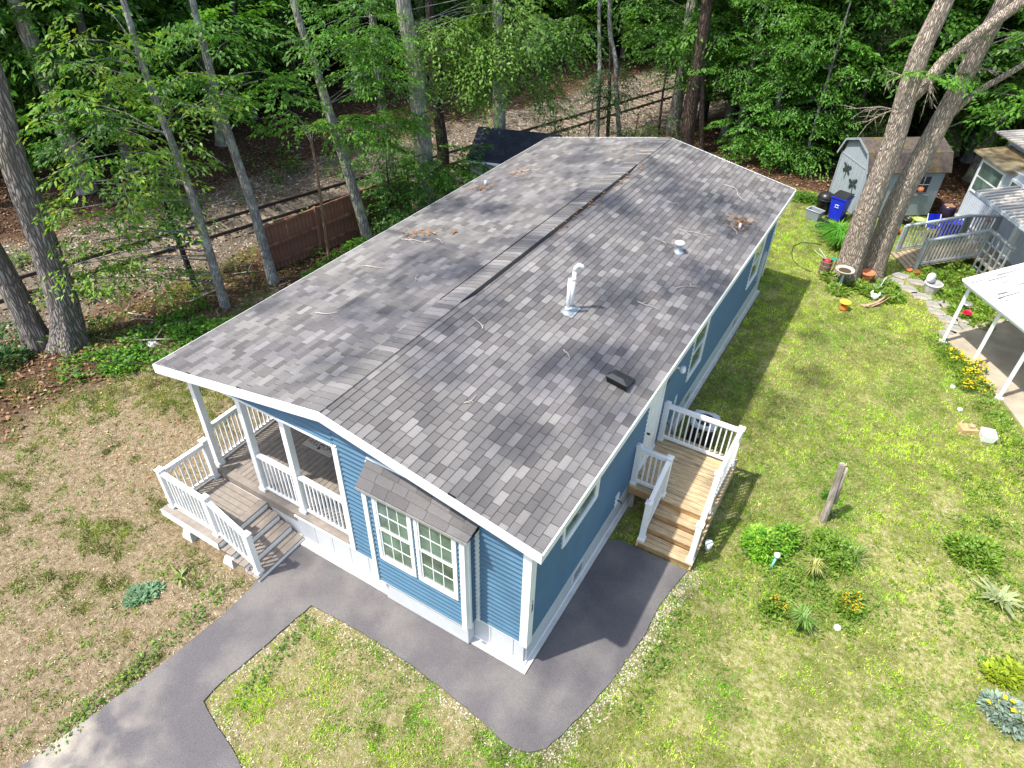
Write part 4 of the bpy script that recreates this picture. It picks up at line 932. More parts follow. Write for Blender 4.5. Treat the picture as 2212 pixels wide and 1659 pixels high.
tree('pine_tree', 'thick brown trunk directly behind the ridge end of the roof', pM, [.38, .34, .25, .22, .205, .1], BK_PINE, (), seed=16, seg=26, amp=.05, needles=[(-5.9, 23, 12, 3, 3, 2, 60)])
tree('young_tree', 'thin trunk right beside the thick brown trunk behind the roof', [(-4.95, 23.3, -.1), (-5.36, 23.19, 2.21), (-5.67, 23.09, 4.09), (-5.9, 23, 7)], [.106, .1, .088, .04], BK_DARK, [(-5.0, 24, 6.2, 1.6, 1.4, .7, 22)], G2, .145, SPR, 17, 12)
tree('sapling', 'small leafy sapling behind the right half of the back roof edge', [(-7.0, 23.61, -.1), (-7.04, 23.6, .29), (-7.13, 23.57, 2.19), (-7.07, 23.59, 3.68)], [.06, .055, .048, .02], BK_DARK, [(-7.2, 23.3, 3.7, 1.1, 1.1, .5, 17), (-6.9, 23.4, 2.7, .8, .8, .4, 10)], G2, .12, SPR_S, 18, 10)
tree('young_tree', 'slanting thin trunk by the railway right of the brown trunk', [(-5.06, 27.77, -.1), (-4.85, 27.82, 1.57), (-5.05, 27.77, 3.27), (-5.08, 27.76, 6)], [.09, .085, .08, .05], BK_DARK, [(-4.8, 27, 5.5, 1.6, 1.4, .7, 20)], G1, .15, SPR, 19, 10)
for (lab, x, y, h, bl, sd_) in (('dark leafed sapling at the left end of the back roof edge', -10.1, 19.7, 2.2, [(-10.1, 19.7, 1.7, .6, .6, .35, 7), (-9.6, 20.0, 1.2, .6, .6, .3, 5)], 20),
                         ('dark leafed sapling behind the middle of the back roof edge', -7.2, 21.0, 1.9, [(-7.0, 21.0, 1.1, .8, .5, .35, 12), (-6.2, 21.3, 1.3, .6, .5, .4, 8), (-7.9, 20.8, 1.0, .5, .4, .3, 5)], 21),
                         ('dark leafed sapling left of the slim pale trunks', -8.9, 20.4, 2.5, [(-8.9, 20.4, 1.7, .6, .5, .5, 7)], 22)):
    tree('sapling', lab, [(x, y, -.1), (x+.1, y, h)], [.03, .012], BK_DARK, bl, (.035, .07, .018), .11, SPR_S, sd_, 8, twfrac=.8, spraylen=.8)
BE = (.085, .22, .028)
for (lab, path, rad, bl, sd_) in (
    ('layered beech with bright leaf tiers right of the brown trunk', [(-4.0, 24.6, 0), (-4.0, 24.6, 6.5)], [.11, .05], [(-4.6, 24, 3.4, 1.3, 1, .35, 22), (-3.9, 24.2, 2.6, 1.3, 1, .3, 18), (-3.2, 24.2, 4.1, 1.4, 1, .4, 24), (-5.2, 24, 4.6, 1.2, 1, .4, 14), (-3.6, 24.4, 5.4, 1.5, 1.2, .5, 22)], 23),
    ('low layered beech spreading over the back right roof corner', [(-2.48, 24.02, 0), (-2.68, 23.98, 4.5)], [.13, .06], [(-3.2, 23.7, 1.55, 1.1, .8, .3, 22), (-2.0, 23.9, 1.1, 1.1, .8, .3, 24), (-2.6, 23.8, .55, 1.0, .7, .25, 16), (-3.5, 23.6, .8, .6, .6, .2, 8), (-2.2, 24, 2.4, 1.3, .9, .35, 24), (-1.3, 24.1, 1.9, 1.0, .8, .3, 18)], 24),
    ('tall layered beech left of the shed gable', [(-.62, 23.46, 0), (-.99, 23.41, 1.03), (-1.0, 23.6, 6)], [.064, .054, .03], [(-1.6, 24, 3.5, 1.3, 1, .35, 26), (-.7, 24.1, 2.9, 1.1, .9, .3, 20), (-1.9, 24, 4.6, 1.4, 1, .4, 26), (-.6, 24, 4.2, 1.1, 1, .35, 18), (-1.0, 23.8, .9, .7, .6, .2, 12), (-.2, 23.9, 2.0, .8, .8, .25, 12)], 25)):
    tree('beech_tree', lab, path, rad, BK_SLIM, bl, BE, .135, SPR, sd_, 12, layer=.38)
tree('pine_tree', 'soft needled young pine beside the grey shed roof', [(.3, 24.2, 0), (.3, 24.2, 7)], [.1, .03], BK_PINE, (), seed=26, seg=12, needles=[(-.5, 23.9, 1.9, .9, .6, .25, 40), (.5, 23.9, 1.6, .9, .6, .25, 46), (1.3, 23.9, 1.9, .6, .6, .25, 26), (.4, 24, 2.5, .9, .8, .3, 40), (.5, 24, 5.0, 1.0, .9, .5, 50), (0, 24, 3.7, .9, .9, .4, 34)])
# twin oaks on the right
pP = [(2.04, 15.58, -.05), (1.97, 15.58, 2.12), (2.0, 15.58, 3.85), (1.89, 15.58, 5.08), (1.83, 15.57, 6.22), (1.98, 15.58, 7.13), (2.01, 15.58, 7.9), (2.1, 15.6, 14)]
def deadbr(p, d, n, seed, L_=.9):
    r = random.Random(seed); out = []
    for i in range(n):
        v = Vector(d)+Vector((r.uniform(-.5, .5), r.uniform(-.5, .5), r.uniform(-.5, .3))); v.normalize(); l = L_*r.uniform(.5, 1.2); q = Vector(p)
        pts = [tuple(q)]
        for k in range(4): q = q+v*l/4; v = (v+Vector((r.uniform(-.3, .3), r.uniform(-.3, .3), r.uniform(-.3, .15)))).normalized(); pts.append(tuple(q))
        out.append((pts, .018, .005))
        for k in (1, 2, 3):
            w = (v+Vector((r.uniform(-1, 1), r.uniform(-1, 1), r.uniform(-.8, .4)))).normalized(); a = Vector(pts[k]); out.append(([tuple(a), tuple(a+w*l*.25), tuple(a+w*l*.45+Vector((0, 0, -.04)))], .009, .003))
    return out
tree('oak_tree', 'left of the two big pale oaks rising between the lawn and the shed', pP, [.37, .30, .268, .245, .224, .194, .179, .1], BK_OAK,
     [(2.6, 15.4, 6.0, .3, .3, .25, 4), (2.0, 15.6, 14, 3, 3, 1.5, 26)], G1, .15, SPR, 27, 44, .04, .25,
     limbs=[([(1.9, 15.6, 4.9), (2.15, 15.6, 5.32), (2.43, 15.6, 6.03), (2.91, 15.58, 6.7), (3.49, 15.52, 7.43), (4.5, 15.5, 8.6)], .16, .11)]+deadbr((1.75, 15.5, 4.8), (-1, -.2, -.1), 5, 1, 1.1)+deadbr((2.3, 15.5, 5.6), (.2, -.5, -1), 4, 2, .8)+deadbr((1.8, 15.5, 5.6), (-1, -.1, .1), 2, 3, .7))
pQ = [(2.66, 16.3, -.05), (2.6, 16.3, 2.18), (2.76, 16.3, 3.72), (2.93, 16.29, 5.08), (3.03, 16.29, 6.25), (3.16, 16.28, 7.08), (3.3, 16.3, 14)]
tree('oak_tree', 'right of the two big pale oaks beside the wooden ramp', pQ, [.32, .30, .26, .223, .202, .184, .1], BK_OAK,
     [(4.2, 16.4, 6.6, .5, .5, .35, 8), (4.4, 16.6, 5.2, .4, .5, .3, 7), (3.4, 16.4, 14, 3, 3, 1.5, 26)], G1, .15, SPR, 28, 44, .04, .25,
     limbs=[([(2.8, 16.3, 4.2), (3.16, 16.38, 4.96), (3.42, 16.36, 5.35), (3.8, 16.32, 5.74), (4.4, 16.3, 6.4)], .1, .06)]+deadbr((3.1, 16.2, 5.8), (.8, -.4, .1), 4, 5, .7))
tree('maple_tree', 'grey trunk deep in the woods left of the twin oaks', [(.29, 33.47, 0), (.22, 33.47, 2.06), (.01, 33.45, 3.26), (0, 33.4, 9)], [.34, .33, .3, .15], BK_SLIM, [(.3, 32, 6.5, 2, 2, 1, 26)], G2, .14, SPR, 29, 16)
tree('maple_tree', 'grey trunk standing behind the shed right of the twin oaks', [(3.92, 29.37, 0), (3.88, 29.37, .6), (3.67, 29.38, 2.22), (3.49, 29.38, 3.51), (3.3, 29.3, 9)], [.26, .253, .226, .202, .1], BK_OAK, [(4.6, 28, 3.4, 1.5, 1.2, .5, 30), (5.4, 28, 2.0, 1.3, 1, .4, 26), (3.5, 27, 5, 1.6, 1.2, .6, 26), (5.8, 26, 4.2, 1.5, 1.2, .6, 26)], G2, .15, SPR, 30, 16)
# ------------------------------------------------------------------ background forest: five kinds, copied
def proto(i, h, r0, blobs, col, bk, needles=False, leaf=.19):
    p = [(0, 0, -.3), (.1*math.sin(i), .1, h*.4), (.15*math.cos(i*2), .0, h)]
    t = tree('forest_tree', 'x', p, [r0, r0*.8, r0*.35], bk, () if needles else blobs, col, leaf, SPR, 50+i, 10, twfrac=.3, needles=blobs if needles else None, spraylen=1.35)
    return t
def tiers(z0, z1, n, R_, k, s):
    r = random.Random(s); o = []
    for i in range(n):
        z = z0+(z1-z0)*i/(n-1); a = r.uniform(0, 6.28); d = r.uniform(.2, .7)*R_; o.append((math.cos(a)*d, math.sin(a)*d, z, R_*r.uniform(.6, 1), R_*r.uniform(.6, 1), .35, k))
    return o
CAN = lambda z, R_, k: [(0, 0, z, R_, R_, .7, k)]  # top canopy tier above the view, added to shade the woods below
protos = [proto(0, 9, .16, tiers(1.4, 8.2, 11, 2.0, 13, 1)+CAN(10.5, 2.6, 14), G1, BK_SLIM), proto(1, 10, .2, tiers(2.2, 9, 11, 2.3, 14, 2)+CAN(11.5, 2.8, 15), G2, BK_DARK), proto(2, 8, .12, tiers(.8, 7.5, 10, 1.7, 14, 3), (.075, .18, .022), BK_SLIM),
          proto(3, 11, .25, tiers(3.5, 10, 9, 2.4, 14, 4)+CAN(12, 3, 15), G2, BK_LICH), proto(4, 10, .18, tiers(2.0, 10, 12, 1.8, 26, 5), (.045, .09, .025), BK_PINE, True)]
KND = ['tiered beech', 'dark trunked broadleaf tree', 'bushy young beech', 'tall lichen trunked tree', 'needled pine']
fpos = []
def far_ok(x, y):
    d = track_d(x, y)
    if abs(d) < 3.4: return False
    if d > 0 and y < 24.8: return False
    return True
def place_forest():
    r = random.Random(21); out = []
    cands = []
    # woods beyond the track, seen between the left edge and the right edge
    for _ in range(14000):
        x = r.uniform(-48, 14); y = r.uniform(4, 68); d = track_d(x, y)
        if not far_ok(x, y): continue
        if d > 0 and (x > 7 and y < 27): continue
        if d < 0 and d > -5.2: continue
        # inside the field of view (with a margin)
        vx, vy = x-2.45, y+4.85; dist = math.hypot(vx, vy); a = math.degrees(math.atan2(vx, vy))
        if not (-72 < a < 12) or dist > 66: continue
        # leave the corridor of the track open to the camera
        if 0 < d < 3.9: continue
        if -8 < d < 0 and 14 < y < 36: continue
        if any((x-q[0])**2+(y-q[1])**2 < (1.45+dist*.016)**2 for q in out): continue
        out.append((x, y, d)); 
        if len(out) >= 270: break
    return out
ORD = 'first second third fourth fifth sixth seventh eighth ninth tenth eleventh twelfth thirteenth fourteenth fifteenth sixteenth seventeenth eighteenth nineteenth twentieth'.split()
TENS = {20: 'twenty', 30: 'thirty', 40: 'forty', 50: 'fifty', 60: 'sixty'}
def ordn(n): return ORD[n-1] if n <= 20 else (TENS[n//10*10]+'-'+ORD[n % 10-1] if n % 10 else TENS[n//10*10][:-1]+'ieth')
forest = []
for i, (x, y, d) in enumerate(place_forest()):
    k = rnd.choices(range(5), [4, 4, 4, 3, 2])[0]; dist = math.hypot(x-2.45, y+4.85)
    forest.append([math.atan2(x-2.45, y+4.85), x, y, d, k, 'near' if dist < 30 else 'middle' if dist < 42 else 'far'])
forest.sort(); cnt = {}
for az, x, y, d, k, row in forest:
    o = protos[k] if all(q != k for q in fpos) else copy_tree(protos[k]); fpos.append(k)
    o.location = (x, y, float(gz(x, y))); o.rotation_euler = (0, 0, rnd.uniform(0, 6.28)); s = rnd.uniform(.85, 1.2); o.scale = (s, s, s*rnd.uniform(.9, 1.1))
    side = 'beyond the railway' if d < 0 else 'behind the house'; q = (k, row, side); cnt[q] = cnt.get(q, 0)+1
    tag(o, f'{ordn(cnt[q])} {KND[k]} from the left in the {row} woods {side}', 'tree', 'trees of the woods '+side)
for k, p in enumerate(protos):
    if k not in fpos: [bpy.data.objects.remove(c) for c in p.children]; bpy.data.objects.remove(p)
for lab, x, y, h, bl, sd_ in (
    ('unseen tall oak in front of the house with its crown shaped to dapple the roof', -5.5, -13.5, 19, [(-11.5, -6.5, 22, 2.6, 2.6, .8, 9), (-8, -4.5, 22.5, 2.8, 2.8, .8, 11), (-10.5, 0, 22, 2.8, 2.8, .8, 11), (-7, .5, 22.5, 2.8, 2.8, .8, 12), (-8.2, 4, 22, 2.8, 2.8, .8, 12), (-9, -2, 23, 3.5, 3.5, .8, 9)], 81),  # unseen oak; crown shaped and set off its trunk to dapple the roof
    ('tall unseen maple added right of the view to block skylight', 13.5, 7.0, 14, [(13.5, 7, 8, 3.5, 4, 4, 60), (13, 5, 12, 4, 4, 2, 40)], 82),  # the maples are unseen, added to hold skylight off the side wall
    ('tall unseen maple added right of the patio roof to block skylight', 14.5, 13.5, 14, [(14.5, 13.5, 9, 3.5, 4, 4, 60), (13, 12, 13, 4, 4, 2, 30)], 83),
    ('tall unseen maple added on the near right to block skylight', 12.5, -1.5, 14, [(12.5, -1, 7.5, 3, 4, 4, 60), (12, 0, 12, 3, 3.5, 2, 30)], 84)):
    tree('oak_tree' if sd_ == 81 else 'maple_tree', lab, [(x, y, 0), (x, y+.5, h*.5), (x+.3, y+(3 if sd_ == 81 else .3), h)], [.4, .13 if sd_ == 81 else .3, .05], BK_GREY, bl, G1, .2, SPR, sd_, 14, spraylen=1.1, twfrac=.3)
# ------------------------------------------------------------------ grass, weeds, litter, stones (stuff)
HX = [(-6.95, -.2), (.12, -.2), (.12, 13.35), (-6.95, 13.35)]
def blocked(x, y):
    b = inpoly(x, y, ASPHALT)|inpoly(x, y, HX)|inpoly(x, y, PATIO)
    b |= (x > -6.8) & (x < -4.5) & (y > -1.1) & (y < 0)
    b |= (x > .55) & (x < 1.62) & (y > 2.95) & (y < 5.5)
    return b
def blades(n, xr, yr, seed, dens, hgt, cols, wid=.016, name='grass', label='thin yellowing lawn grass with bare straw patches', lean=.5):
    r = np.random.default_rng(seed); x = r.uniform(*xr, n); y = r.uniform(*yr, n); g = dens(x, y); k = (r.random(n) < g) & ~blocked(x, y); x, y, g = x[k], y[k], g[k]; n = len(x)
    z = gz(x, y); a = r.random(n)*6.28; h = hgt*r.uniform(.5, 1.4, n); lx = r.normal(size=n)*lean*h; ly = r.normal(size=n)*lean*h; w = wid*r.uniform(.7, 1.3, n)
    V = np.stack([np.stack([x-np.cos(a)*w/2, y-np.sin(a)*w/2, z-.003], 1), np.stack([x+np.cos(a)*w/2, y+np.sin(a)*w/2, z-.003], 1), np.stack([x+lx, y+ly, z+h], 1)], 1).reshape(-1, 3)
    F = np.arange(3*n).reshape(-1, 3); cl = fnoise(x, y, .8, 31); c0, c1, c2 = [np.array(c) for c in cols]
    t = np.clip((cl-.35)/.3+r.normal(size=n)*.25, 0, 1)[:, None]; T = c0*(1-t)+c1*t; dry = r.random(n) < .14+.3*sstep(.45, .62, fnoise(x, y, .9, 91)); T[dry] = c2*r.uniform(.7, 1.2, (dry.sum(), 1)); T = T*r.uniform(.55, 1.35, (n, 1))*(.7+.6*sstep(.3, .6, fnoise(x, y, 4, 71, 2)))[:, None]
    tag(link(name, fast_mesh(name, V, F, GRASSM, np.repeat(T, 3, 0))), label, 'grass', kind='stuff')
GC = ((.13, .35, .01), (.40, .58, .03), (.55, .50, .20))
blades(560000, (-3, 7.2), (-3.2, 22.5), 1, lambda x, y: grass_density(x, y)*(.35+1.3*sstep(.4, .62, fnoise(x, y, 7, 51, 2))), .042, GC, .015)
blades(160000, (-4, 1.6), (-5.5, -.8), 2, lambda x, y: grass_density(x, y)*(.3+1.4*sstep(.4, .62, fnoise(x, y, 9, 52, 2))), .045, GC, .012, label='sparse dry grass on the strip between the asphalt paths')
blades(420000, (-14.5, -4.4), (-6, 8), 3, lambda x, y: grass_density(x, y)*(.25+1.5*sstep(.42, .62, fnoise(x, y, 5, 53, 2)))+.05+.5*sstep(-10.2, -12, x+y*.4)*sstep(.4, .6, fnoise(x, y, 1.5, 54)), .055, ((.09, .17, .02), (.19, .25, .04), (.36, .30, .15)), .016, label='patchy grass on bare sandy ground left of the porch')
# straw lying flat
def flat_bits(name, n, xr, yr, seed, dens, size, cols, label, cat, material, wid=.3, zoff=.006, curl=.3):
    r = np.random.default_rng(seed); x = r.uniform(*xr, n); y = r.uniform(*yr, n); g = dens(x, y); k = (r.random(n) < g) & ~blocked(x, y); x, y = x[k], y[k]; n = len(x)
    P_ = np.stack([x, y, gz(x, y)+zoff+r.random(n)*zoff*2], 1); a = r.random(n)*6.28; D_ = np.stack([np.cos(a), np.sin(a), r.uniform(-.1, curl, n)], 1); Nn = np.stack([r.normal(size=n)*.35, r.normal(size=n)*.35, np.ones(n)], 1)
    C = np.array(cols)[r.integers(len(cols), size=n)]*r.uniform(.7, 1.25, (n, 1)); V, F, T = leaf_quads(P_, D_, Nn, size*r.uniform(.6, 1.4, n), C, wid, .1)
    tag(link(name, fast_mesh(name, V, F, material, T)), label, cat, kind='stuff')
flat_bits('straw', 70000, (-13, 7), (-6, 16), 5, lambda x, y: (1-zones(x, y)[0])*(1-zones(x, y)[1])*np.where(x > 0, .35, .9), .055, [(.52, .44, .28), (.44, .34, .2), (.3, .2, .11)], 'dry straw and clippings scattered over the yard', 'straw', LITTER, .14)
flat_bits('leaf_litter', 170000, (-34, 6), (-4, 44), 6, lambda x, y: np.maximum(zones(x, y)[0], .35*zones(x, y)[1])*np.where(np.hypot(x-2.4, y+4.8) < 34, 1, .5), .10, [(.17, .085, .045), (.22, .125, .07), (.10, .055, .03), (.30, .20, .13)], 'brown fallen leaves carpeting the floor of the woods', 'leaf litter', LITTER, .55, .012, .6)
flat_bits('leaf_litter', 3000, (-13, -7), (-1, 9), 16, lambda x, y: .25+0*x, .07, [(.33, .15, .07), (.4, .24, .14)], 'few brown fallen leaves on the left yard', 'leaf litter', LITTER, .5, .01, .5)
def chips(name, n, xr, yr, seed, dens, size, cols, label, zo=0., blk=True):
    r = np.random.default_rng(seed); x = r.uniform(*xr, n); y = r.uniform(*yr, n); k = (r.random(n) < dens(x, y))
    if blk: k &= ~blocked(x, y)
    x, y = x[k], y[k]; n = len(x); s = size*r.uniform(.5, 1.5, n)
    off = r.normal(size=(n, 5, 3))*.35; base = np.array([[1, 0, 0], [-.5, .87, 0], [-.5, -.87, 0], [.2, .1, .9], [0, 0, -.4]])
    V = (base+off*np.array([1, 1, .5]))*s[:, None, None]*.6+np.stack([x, y, gz(x, y)+zo+s*.1], 1)[:, None]
    f = np.array([[0, 1, 3], [1, 2, 3], [2, 0, 3]]); F = (f[None]+5*np.arange(n)[:, None, None]).reshape(-1, 3)
    C = np.array(cols)[r.integers(len(cols), size=n)]*r.uniform(.75, 1.2, (n, 1)); tag(link(name, fast_mesh(name, V.reshape(-1, 3), F, STONEM, np.repeat(C, 5, 0))), label, 'gravel', kind='stuff')
chips('track_ballast', 110000, (-26, 2), (-4, 46), 8, lambda x, y: zones(x, y)[1], .058, [(.27, .235, .19), (.19, .16, .125), (.36, .32, .26), (.12, .095, .07)], 'grey crushed stone ballast under and beside the railway', 0, False)
E1 = ASPHALT[1:10]; E2 = ASPHALT[14:24]; E3 = ASPHALT[23:41]
def edge_d(x, y): return np.minimum(np.minimum(polydist(x, y, E2, False)+.05, polydist(x, y, E3, False)), polydist(x, y, E1, False)+.12)
chips('edge_gravel', 150000, (-6, 2.3), (-5.5, 3.6), 9, lambda x, y: sstep(.34, .05, edge_d(x, y)+.25*(fnoise(x, y, 2.5, 40)-.5))*np.where(x > .3, 1, .35), .021, [(.48, .46, .38), (.42, .36, .29), (.62, .57, .5), (.28, .23, .18)], 'pale gravel strip along the edges of the asphalt')
chips('yard_pebbles', 60000, (-7.5, 1.2), (-5, -.8), 19, lambda x, y: .16*(x > -4)*sstep(.45, .6, fnoise(x, y, 1.2, 60))+.45*sstep(.8, .2, np.hypot(x+5.2, y+1.7))+.02, .015, [(.46, .38, .29), (.36, .29, .21), (.54, .48, .40)], 'small pale pebbles in the bare soil beside the asphalt paths')
def veg(name, label, pts, n, rx, leafs, cols, hgt=.12, seed=0, cat='plant', up=.5, wid=.45, kind=None, z0=0., group=None, flower=None):
    """low plant clump(s): leaves rising from points; pts list of (x,y,r,h)"""
    r = np.random.default_rng(seed); PV, PF, PT = [], [], []; b = 0
    for (x, y, rr, h) in pts:
        k = int(n); u = r.normal(size=(k, 2)); u /= np.linalg.norm(u, axis=1, keepdims=True)+1e-9; q = np.sqrt(r.random(k))*rr
        px = x+u[:, 0]*q; py = y+u[:, 1]*q; pz = gz(px, py)+z0+h*(1-(q/rr)**2*.7)*r.random(k)**.6
        D_ = np.stack([u[:, 0]+r.normal(size=k)*.5, u[:, 1]+r.normal(size=k)*.5, up+r.normal(size=k)*.3], 1)
        C = np.array(cols)[r.integers(len(cols), size=k)]*r.uniform(.7, 1.3, (k, 1)); V, F, T = leaf_quads(np.stack([px, py, pz], 1), D_, np.tile([0, 0, 1.], (k, 1))+r.normal(size=(k, 3))*.3, leafs*r.uniform(.6, 1.3, k), C, wid)
        PV.append(V); PF.append(F+b); PT.append(T); b += len(V)
        if flower:
            fc, fn, fs2 = flower; q = np.sqrt(r.random(fn))*rr*.9; a = r.random(fn)*6.28; px = x+np.cos(a)*q; py = y+np.sin(a)*q; pz = gz(px, py)+z0+h*(1.02-(q/rr)**2*.6)+.02
            V, F, T = leaf_quads(np.stack([px, py, pz], 1), r.normal(size=(fn, 3))*[1, 1, .3], np.tile([0, 0, 1.], (fn, 1)), fs2*r.uniform(.7, 1.2, fn), np.array(fc)*r.uniform(.8, 1.1, (fn, 1)), .9, .0); PV.append(V); PF.append(F+b); PT.append(T); b += len(V)
    o = link(name, fast_mesh(name, np.concatenate(PV), np.concatenate(PF), LEAF, np.concatenate(PT))); tag(o, label, cat, group, kind); return o
YG = [(.16, .27, .03), (.11, .22, .025), (.22, .32, .05)]; DG = [(.06, .16, .02), (.09, .21, .03)]
# weeds scattered
r_ = random.Random(3); wl = []; 
for _ in range(3300):
    x = r_.uniform(-12.5, 6.6); y = r_.uniform(-5, 9)
    if bool(blocked(np.array([x]), np.array([y]))[0]): continue
    wl.append((x, y, r_.uniform(.03, .10)*(1.5 if r_.random() < .1 else 1), r_.uniform(.02, .07)))
wl = [w for w in wl if vnoise(w[0], w[1], 1.3, 77) > (.55 if w[0] < 0 else .35)]
veg('lawn_weeds', 'small broad leaved weeds dotted through the yard grass', wl, 16, 0, .042, YG, seed=1, kind='stuff', cat='weeds')
E_ = [(-4.9-.1*rnd.random(), y+rnd.uniform(-.1, .1), .16, .08) for y in np.arange(-4.4, -1.4, .16)]+[(-3.3+rnd.uniform(-.1, .1), y, .14, .08) for y in np.arange(-2.6, -1.1, .2)]+[(1.65+rnd.uniform(0, .15), y, .15, .09) for y in np.arange(.2, 2.4, .25)]
veg('edge_weeds', 'taller green weeds growing along the asphalt edge', E_, 26, 0, .065, DG+YG, seed=2, kind='stuff', cat='weeds')
gc = []
for _ in range(210):
    t = r_.random(); x = -12.6+t*4.2+r_.gauss(0, .35)+(0 if t > .5 else 0); y = .4+t*t*0+t*1.2+r_.gauss(0, .35)
    gc.append((x, y, r_.uniform(.12, .25), r_.uniform(.08, .2)))
gc = [(-12.7+r_.uniform(-.3, .5), .6+r_.random()*1.0, .2, .12) for _ in range(10)]
for _ in range(420):
    y = r_.uniform(1.0, 9.5); x = -11.55+.12*(y-4)+r_.gauss(0, .5)
    if vnoise(x, y, 1.1, 3) > .36: gc.append((x, y, r_.uniform(.14, .28), r_.uniform(.1, .34)))
veg('ground_cover', 'bright green ground cover under the trees along the left of the house', gc, 34, 0, .085, [(.09, .24, .02), (.15, .32, .03), (.06, .16, .02)], seed=3, kind='stuff', cat='ground cover', wid=.8)
gw = []
for _ in range(420):
    x = r_.uniform(-20, -12.2); y = r_.uniform(-1, 14); 
    if vnoise(x, y, .6, 8) >.48 and abs(track_d(x, y)) > 1.1: gw.append((x, y, r_.uniform(.2, .4), r_.uniform(.2, .7)))
for _ in range(120):
    x = r_.uniform(-13, -6); y = r_.uniform(15, 26)
    if vnoise(x, y, .6, 8) > .5 and track_d(x, y) > 1.5: gw.append((x, y, r_.uniform(.2, .4), r_.uniform(.2, .6)))
veg('woodland_undergrowth', 'low leafy undergrowth between the railway and the yard', gw, 30, 0, .11, [(.05, .11, .02), (.08, .17, .025), (.14, .22, .03)], seed=4, kind='stuff', cat='undergrowth', wid=.6)
veg('shrub', 'dark leafy shrub at the left edge under the leaning oak', [(-14.6, -.2, .6, .9), (-14.2, .2, .4, .5), (-15, .5, .6, 1.0)], 260, 0, .13, [(.03, .08, .02), (.05, .12, .02)], seed=5, cat='shrub', wid=.6)
veg('shrub', 'broad leaved bush with pale leaves at the left edge of the yard', [(-13.6, -.7, .3, .25), (-13.3, -1.0, .3, .25)], 50, 0, .15, [(.12, .3, .04), (.07, .2, .03)], seed=6, cat='shrub', wid=.75)
sp = [(3.2+r_.gauss(0, .6), 3.8+r_.gauss(0, .6), r_.uniform(.08, .2), r_.uniform(.05, .16)) for _ in range(75)]+[(6.0+r_.gauss(0, .4), 5.2+r_.gauss(0, .9), r_.uniform(.08, .2), r_.uniform(.04, .14)) for _ in range(50)]+[(6.1+r_.gauss(0, .3), 7.6+r_.gauss(0, .6), r_.uniform(.08, .2), r_.uniform(.04, .14)) for _ in range(24)]
veg('sprawling_weeds', 'sprawling light green weeds in and around the flower clumps on the right lawn', sp, 34, 0, .06, YG, seed=12, kind='stuff', cat='weeds')
for i, (x, y, rr, h, lf, cols, nn, fl, lab) in enumerate((
    (2.55, 4.15, .5, .4, .07, [(.16, .36, .03), (.12, .28, .025), (.24, .42, .05)], 1100, ((.75, .55, .04), 26, .04), 'round light green bush nearest the side deck steps'),
    (3.66, 4.75, .4, .34, .07, YG, 620, None, 'low leafy bush right of the yellowish grass clump'),
    (3.0, 3.0, .26, .3, .06, YG, 420, ((.8, .45, .02), 60, .032), 'bush dotted with orange yellow flowers left of the feathery stalk'),
    (4.1, 3.72, .28, .26, .06, YG, 420, ((.8, .5, .02), 60, .032), 'bush dotted with yellow orange flowers right of the feathery stalk'),
    (5.85, 6.1, .45, .28, .08, YG, 700, ((.75, .65, .05), 8, .04), 'low spreading bush near the right edge of the lawn'),
    (6.35, 3.7, .26, .2, .09, [(.35, .42, .03), (.26, .36, .03)], 240, None, 'bright yellow green bush above the silver plant'),
    (6.42, 2.95, .34, .26, .09, [(.22, .31, .26), (.30, .38, .33)], 420, ((.85, .7, .03), 14, .09), 'silvery grey plant with yellow flowers at the right edge'),
    (-5.95, -2.25, .28, .08, .07, [(.16, .28, .16), (.2, .33, .2)], 220, None, 'bluish green low plant left of the asphalt path'),
    (3.35, 6.1, .12, .12, .05, DG, 70, None, 'small weed clump beside the leaning wooden post'))):
    rb = random.Random(i); veg('bush', lab, [(x, y, rr*.75, h)]+[(x+rb.uniform(-1, 1)*rr*.7, y+rb.uniform(-1, 1)*rr*.7, rr*rb.uniform(.3, .5), h*rb.uniform(.5, 1.25)) for _ in range(5)], nn//2, 0, lf*1.15, cols, seed=20+i, cat='bush', flower=(fl[0], max(1, fl[1]//4), fl[2]) if fl else None)
def grassy(name, label, x, y, n, h, col, seed, spread=.25, w=.02, cat='grass clump'):
    r = np.random.default_rng(seed); a = r.random(n)*6.28; k = r.random(n); V = []; F = []; T = []
    for i in range(n):
        d = np.array([math.cos(a[i]), math.sin(a[i])]); hh = h*r.uniform(.7, 1.1); s = spread*k[i]+.03; px, py = x+d[0]*.05*r.random(), y+d[1]*.05*r.random(); sd_ = np.array([-d[1], d[0]])*w/2; b = len(V)
        z = float(gz(px, py)); V += [(px-sd_[0], py-sd_[1], z), (px+sd_[0], py+sd_[1], z), (px+d[0]*s*.5+sd_[0], py+d[1]*s*.5+sd_[1], z+hh*.8), (px+d[0]*s*.5-sd_[0], py+d[1]*s*.5-sd_[1], z+hh*.8), (px+d[0]*s*1.3, py+d[1]*s*1.3, z+hh*.7)]
        F += [(b, b+1, b+2), (b, b+2, b+3), (b+3, b+2, b+4)]; c = np.array(col)*r.uniform(.7, 1.3); T += [c]*5
    return tag(link(name, fast_mesh(name, V, F, LEAF, np.array(T))), label, cat)
grassy('grass_clump', 'upright yellowish ornamental grass between two green bushes', 3.38, 4.0, 120, .5, (.34, .36, .12), 1, .18)
grassy('grass_clump', 'arching dark grass at the right edge of the leafy clumps', 3.95, 4.75, 70, .35, (.16, .26, .05), 2, .35)
grassy('hosta_plant', 'large strappy leaved daylily clump beside the blue bin', 1.28, 18.1, 300, .55, (.10, .30, .03), 3, .8, .04, 'plant')
grassy('hosta_plant', 'second daylily clump at the foot of the left big oak', 1.5, 17.4, 220, .5, (.09, .26, .03), 4, .45, .04, 'plant')
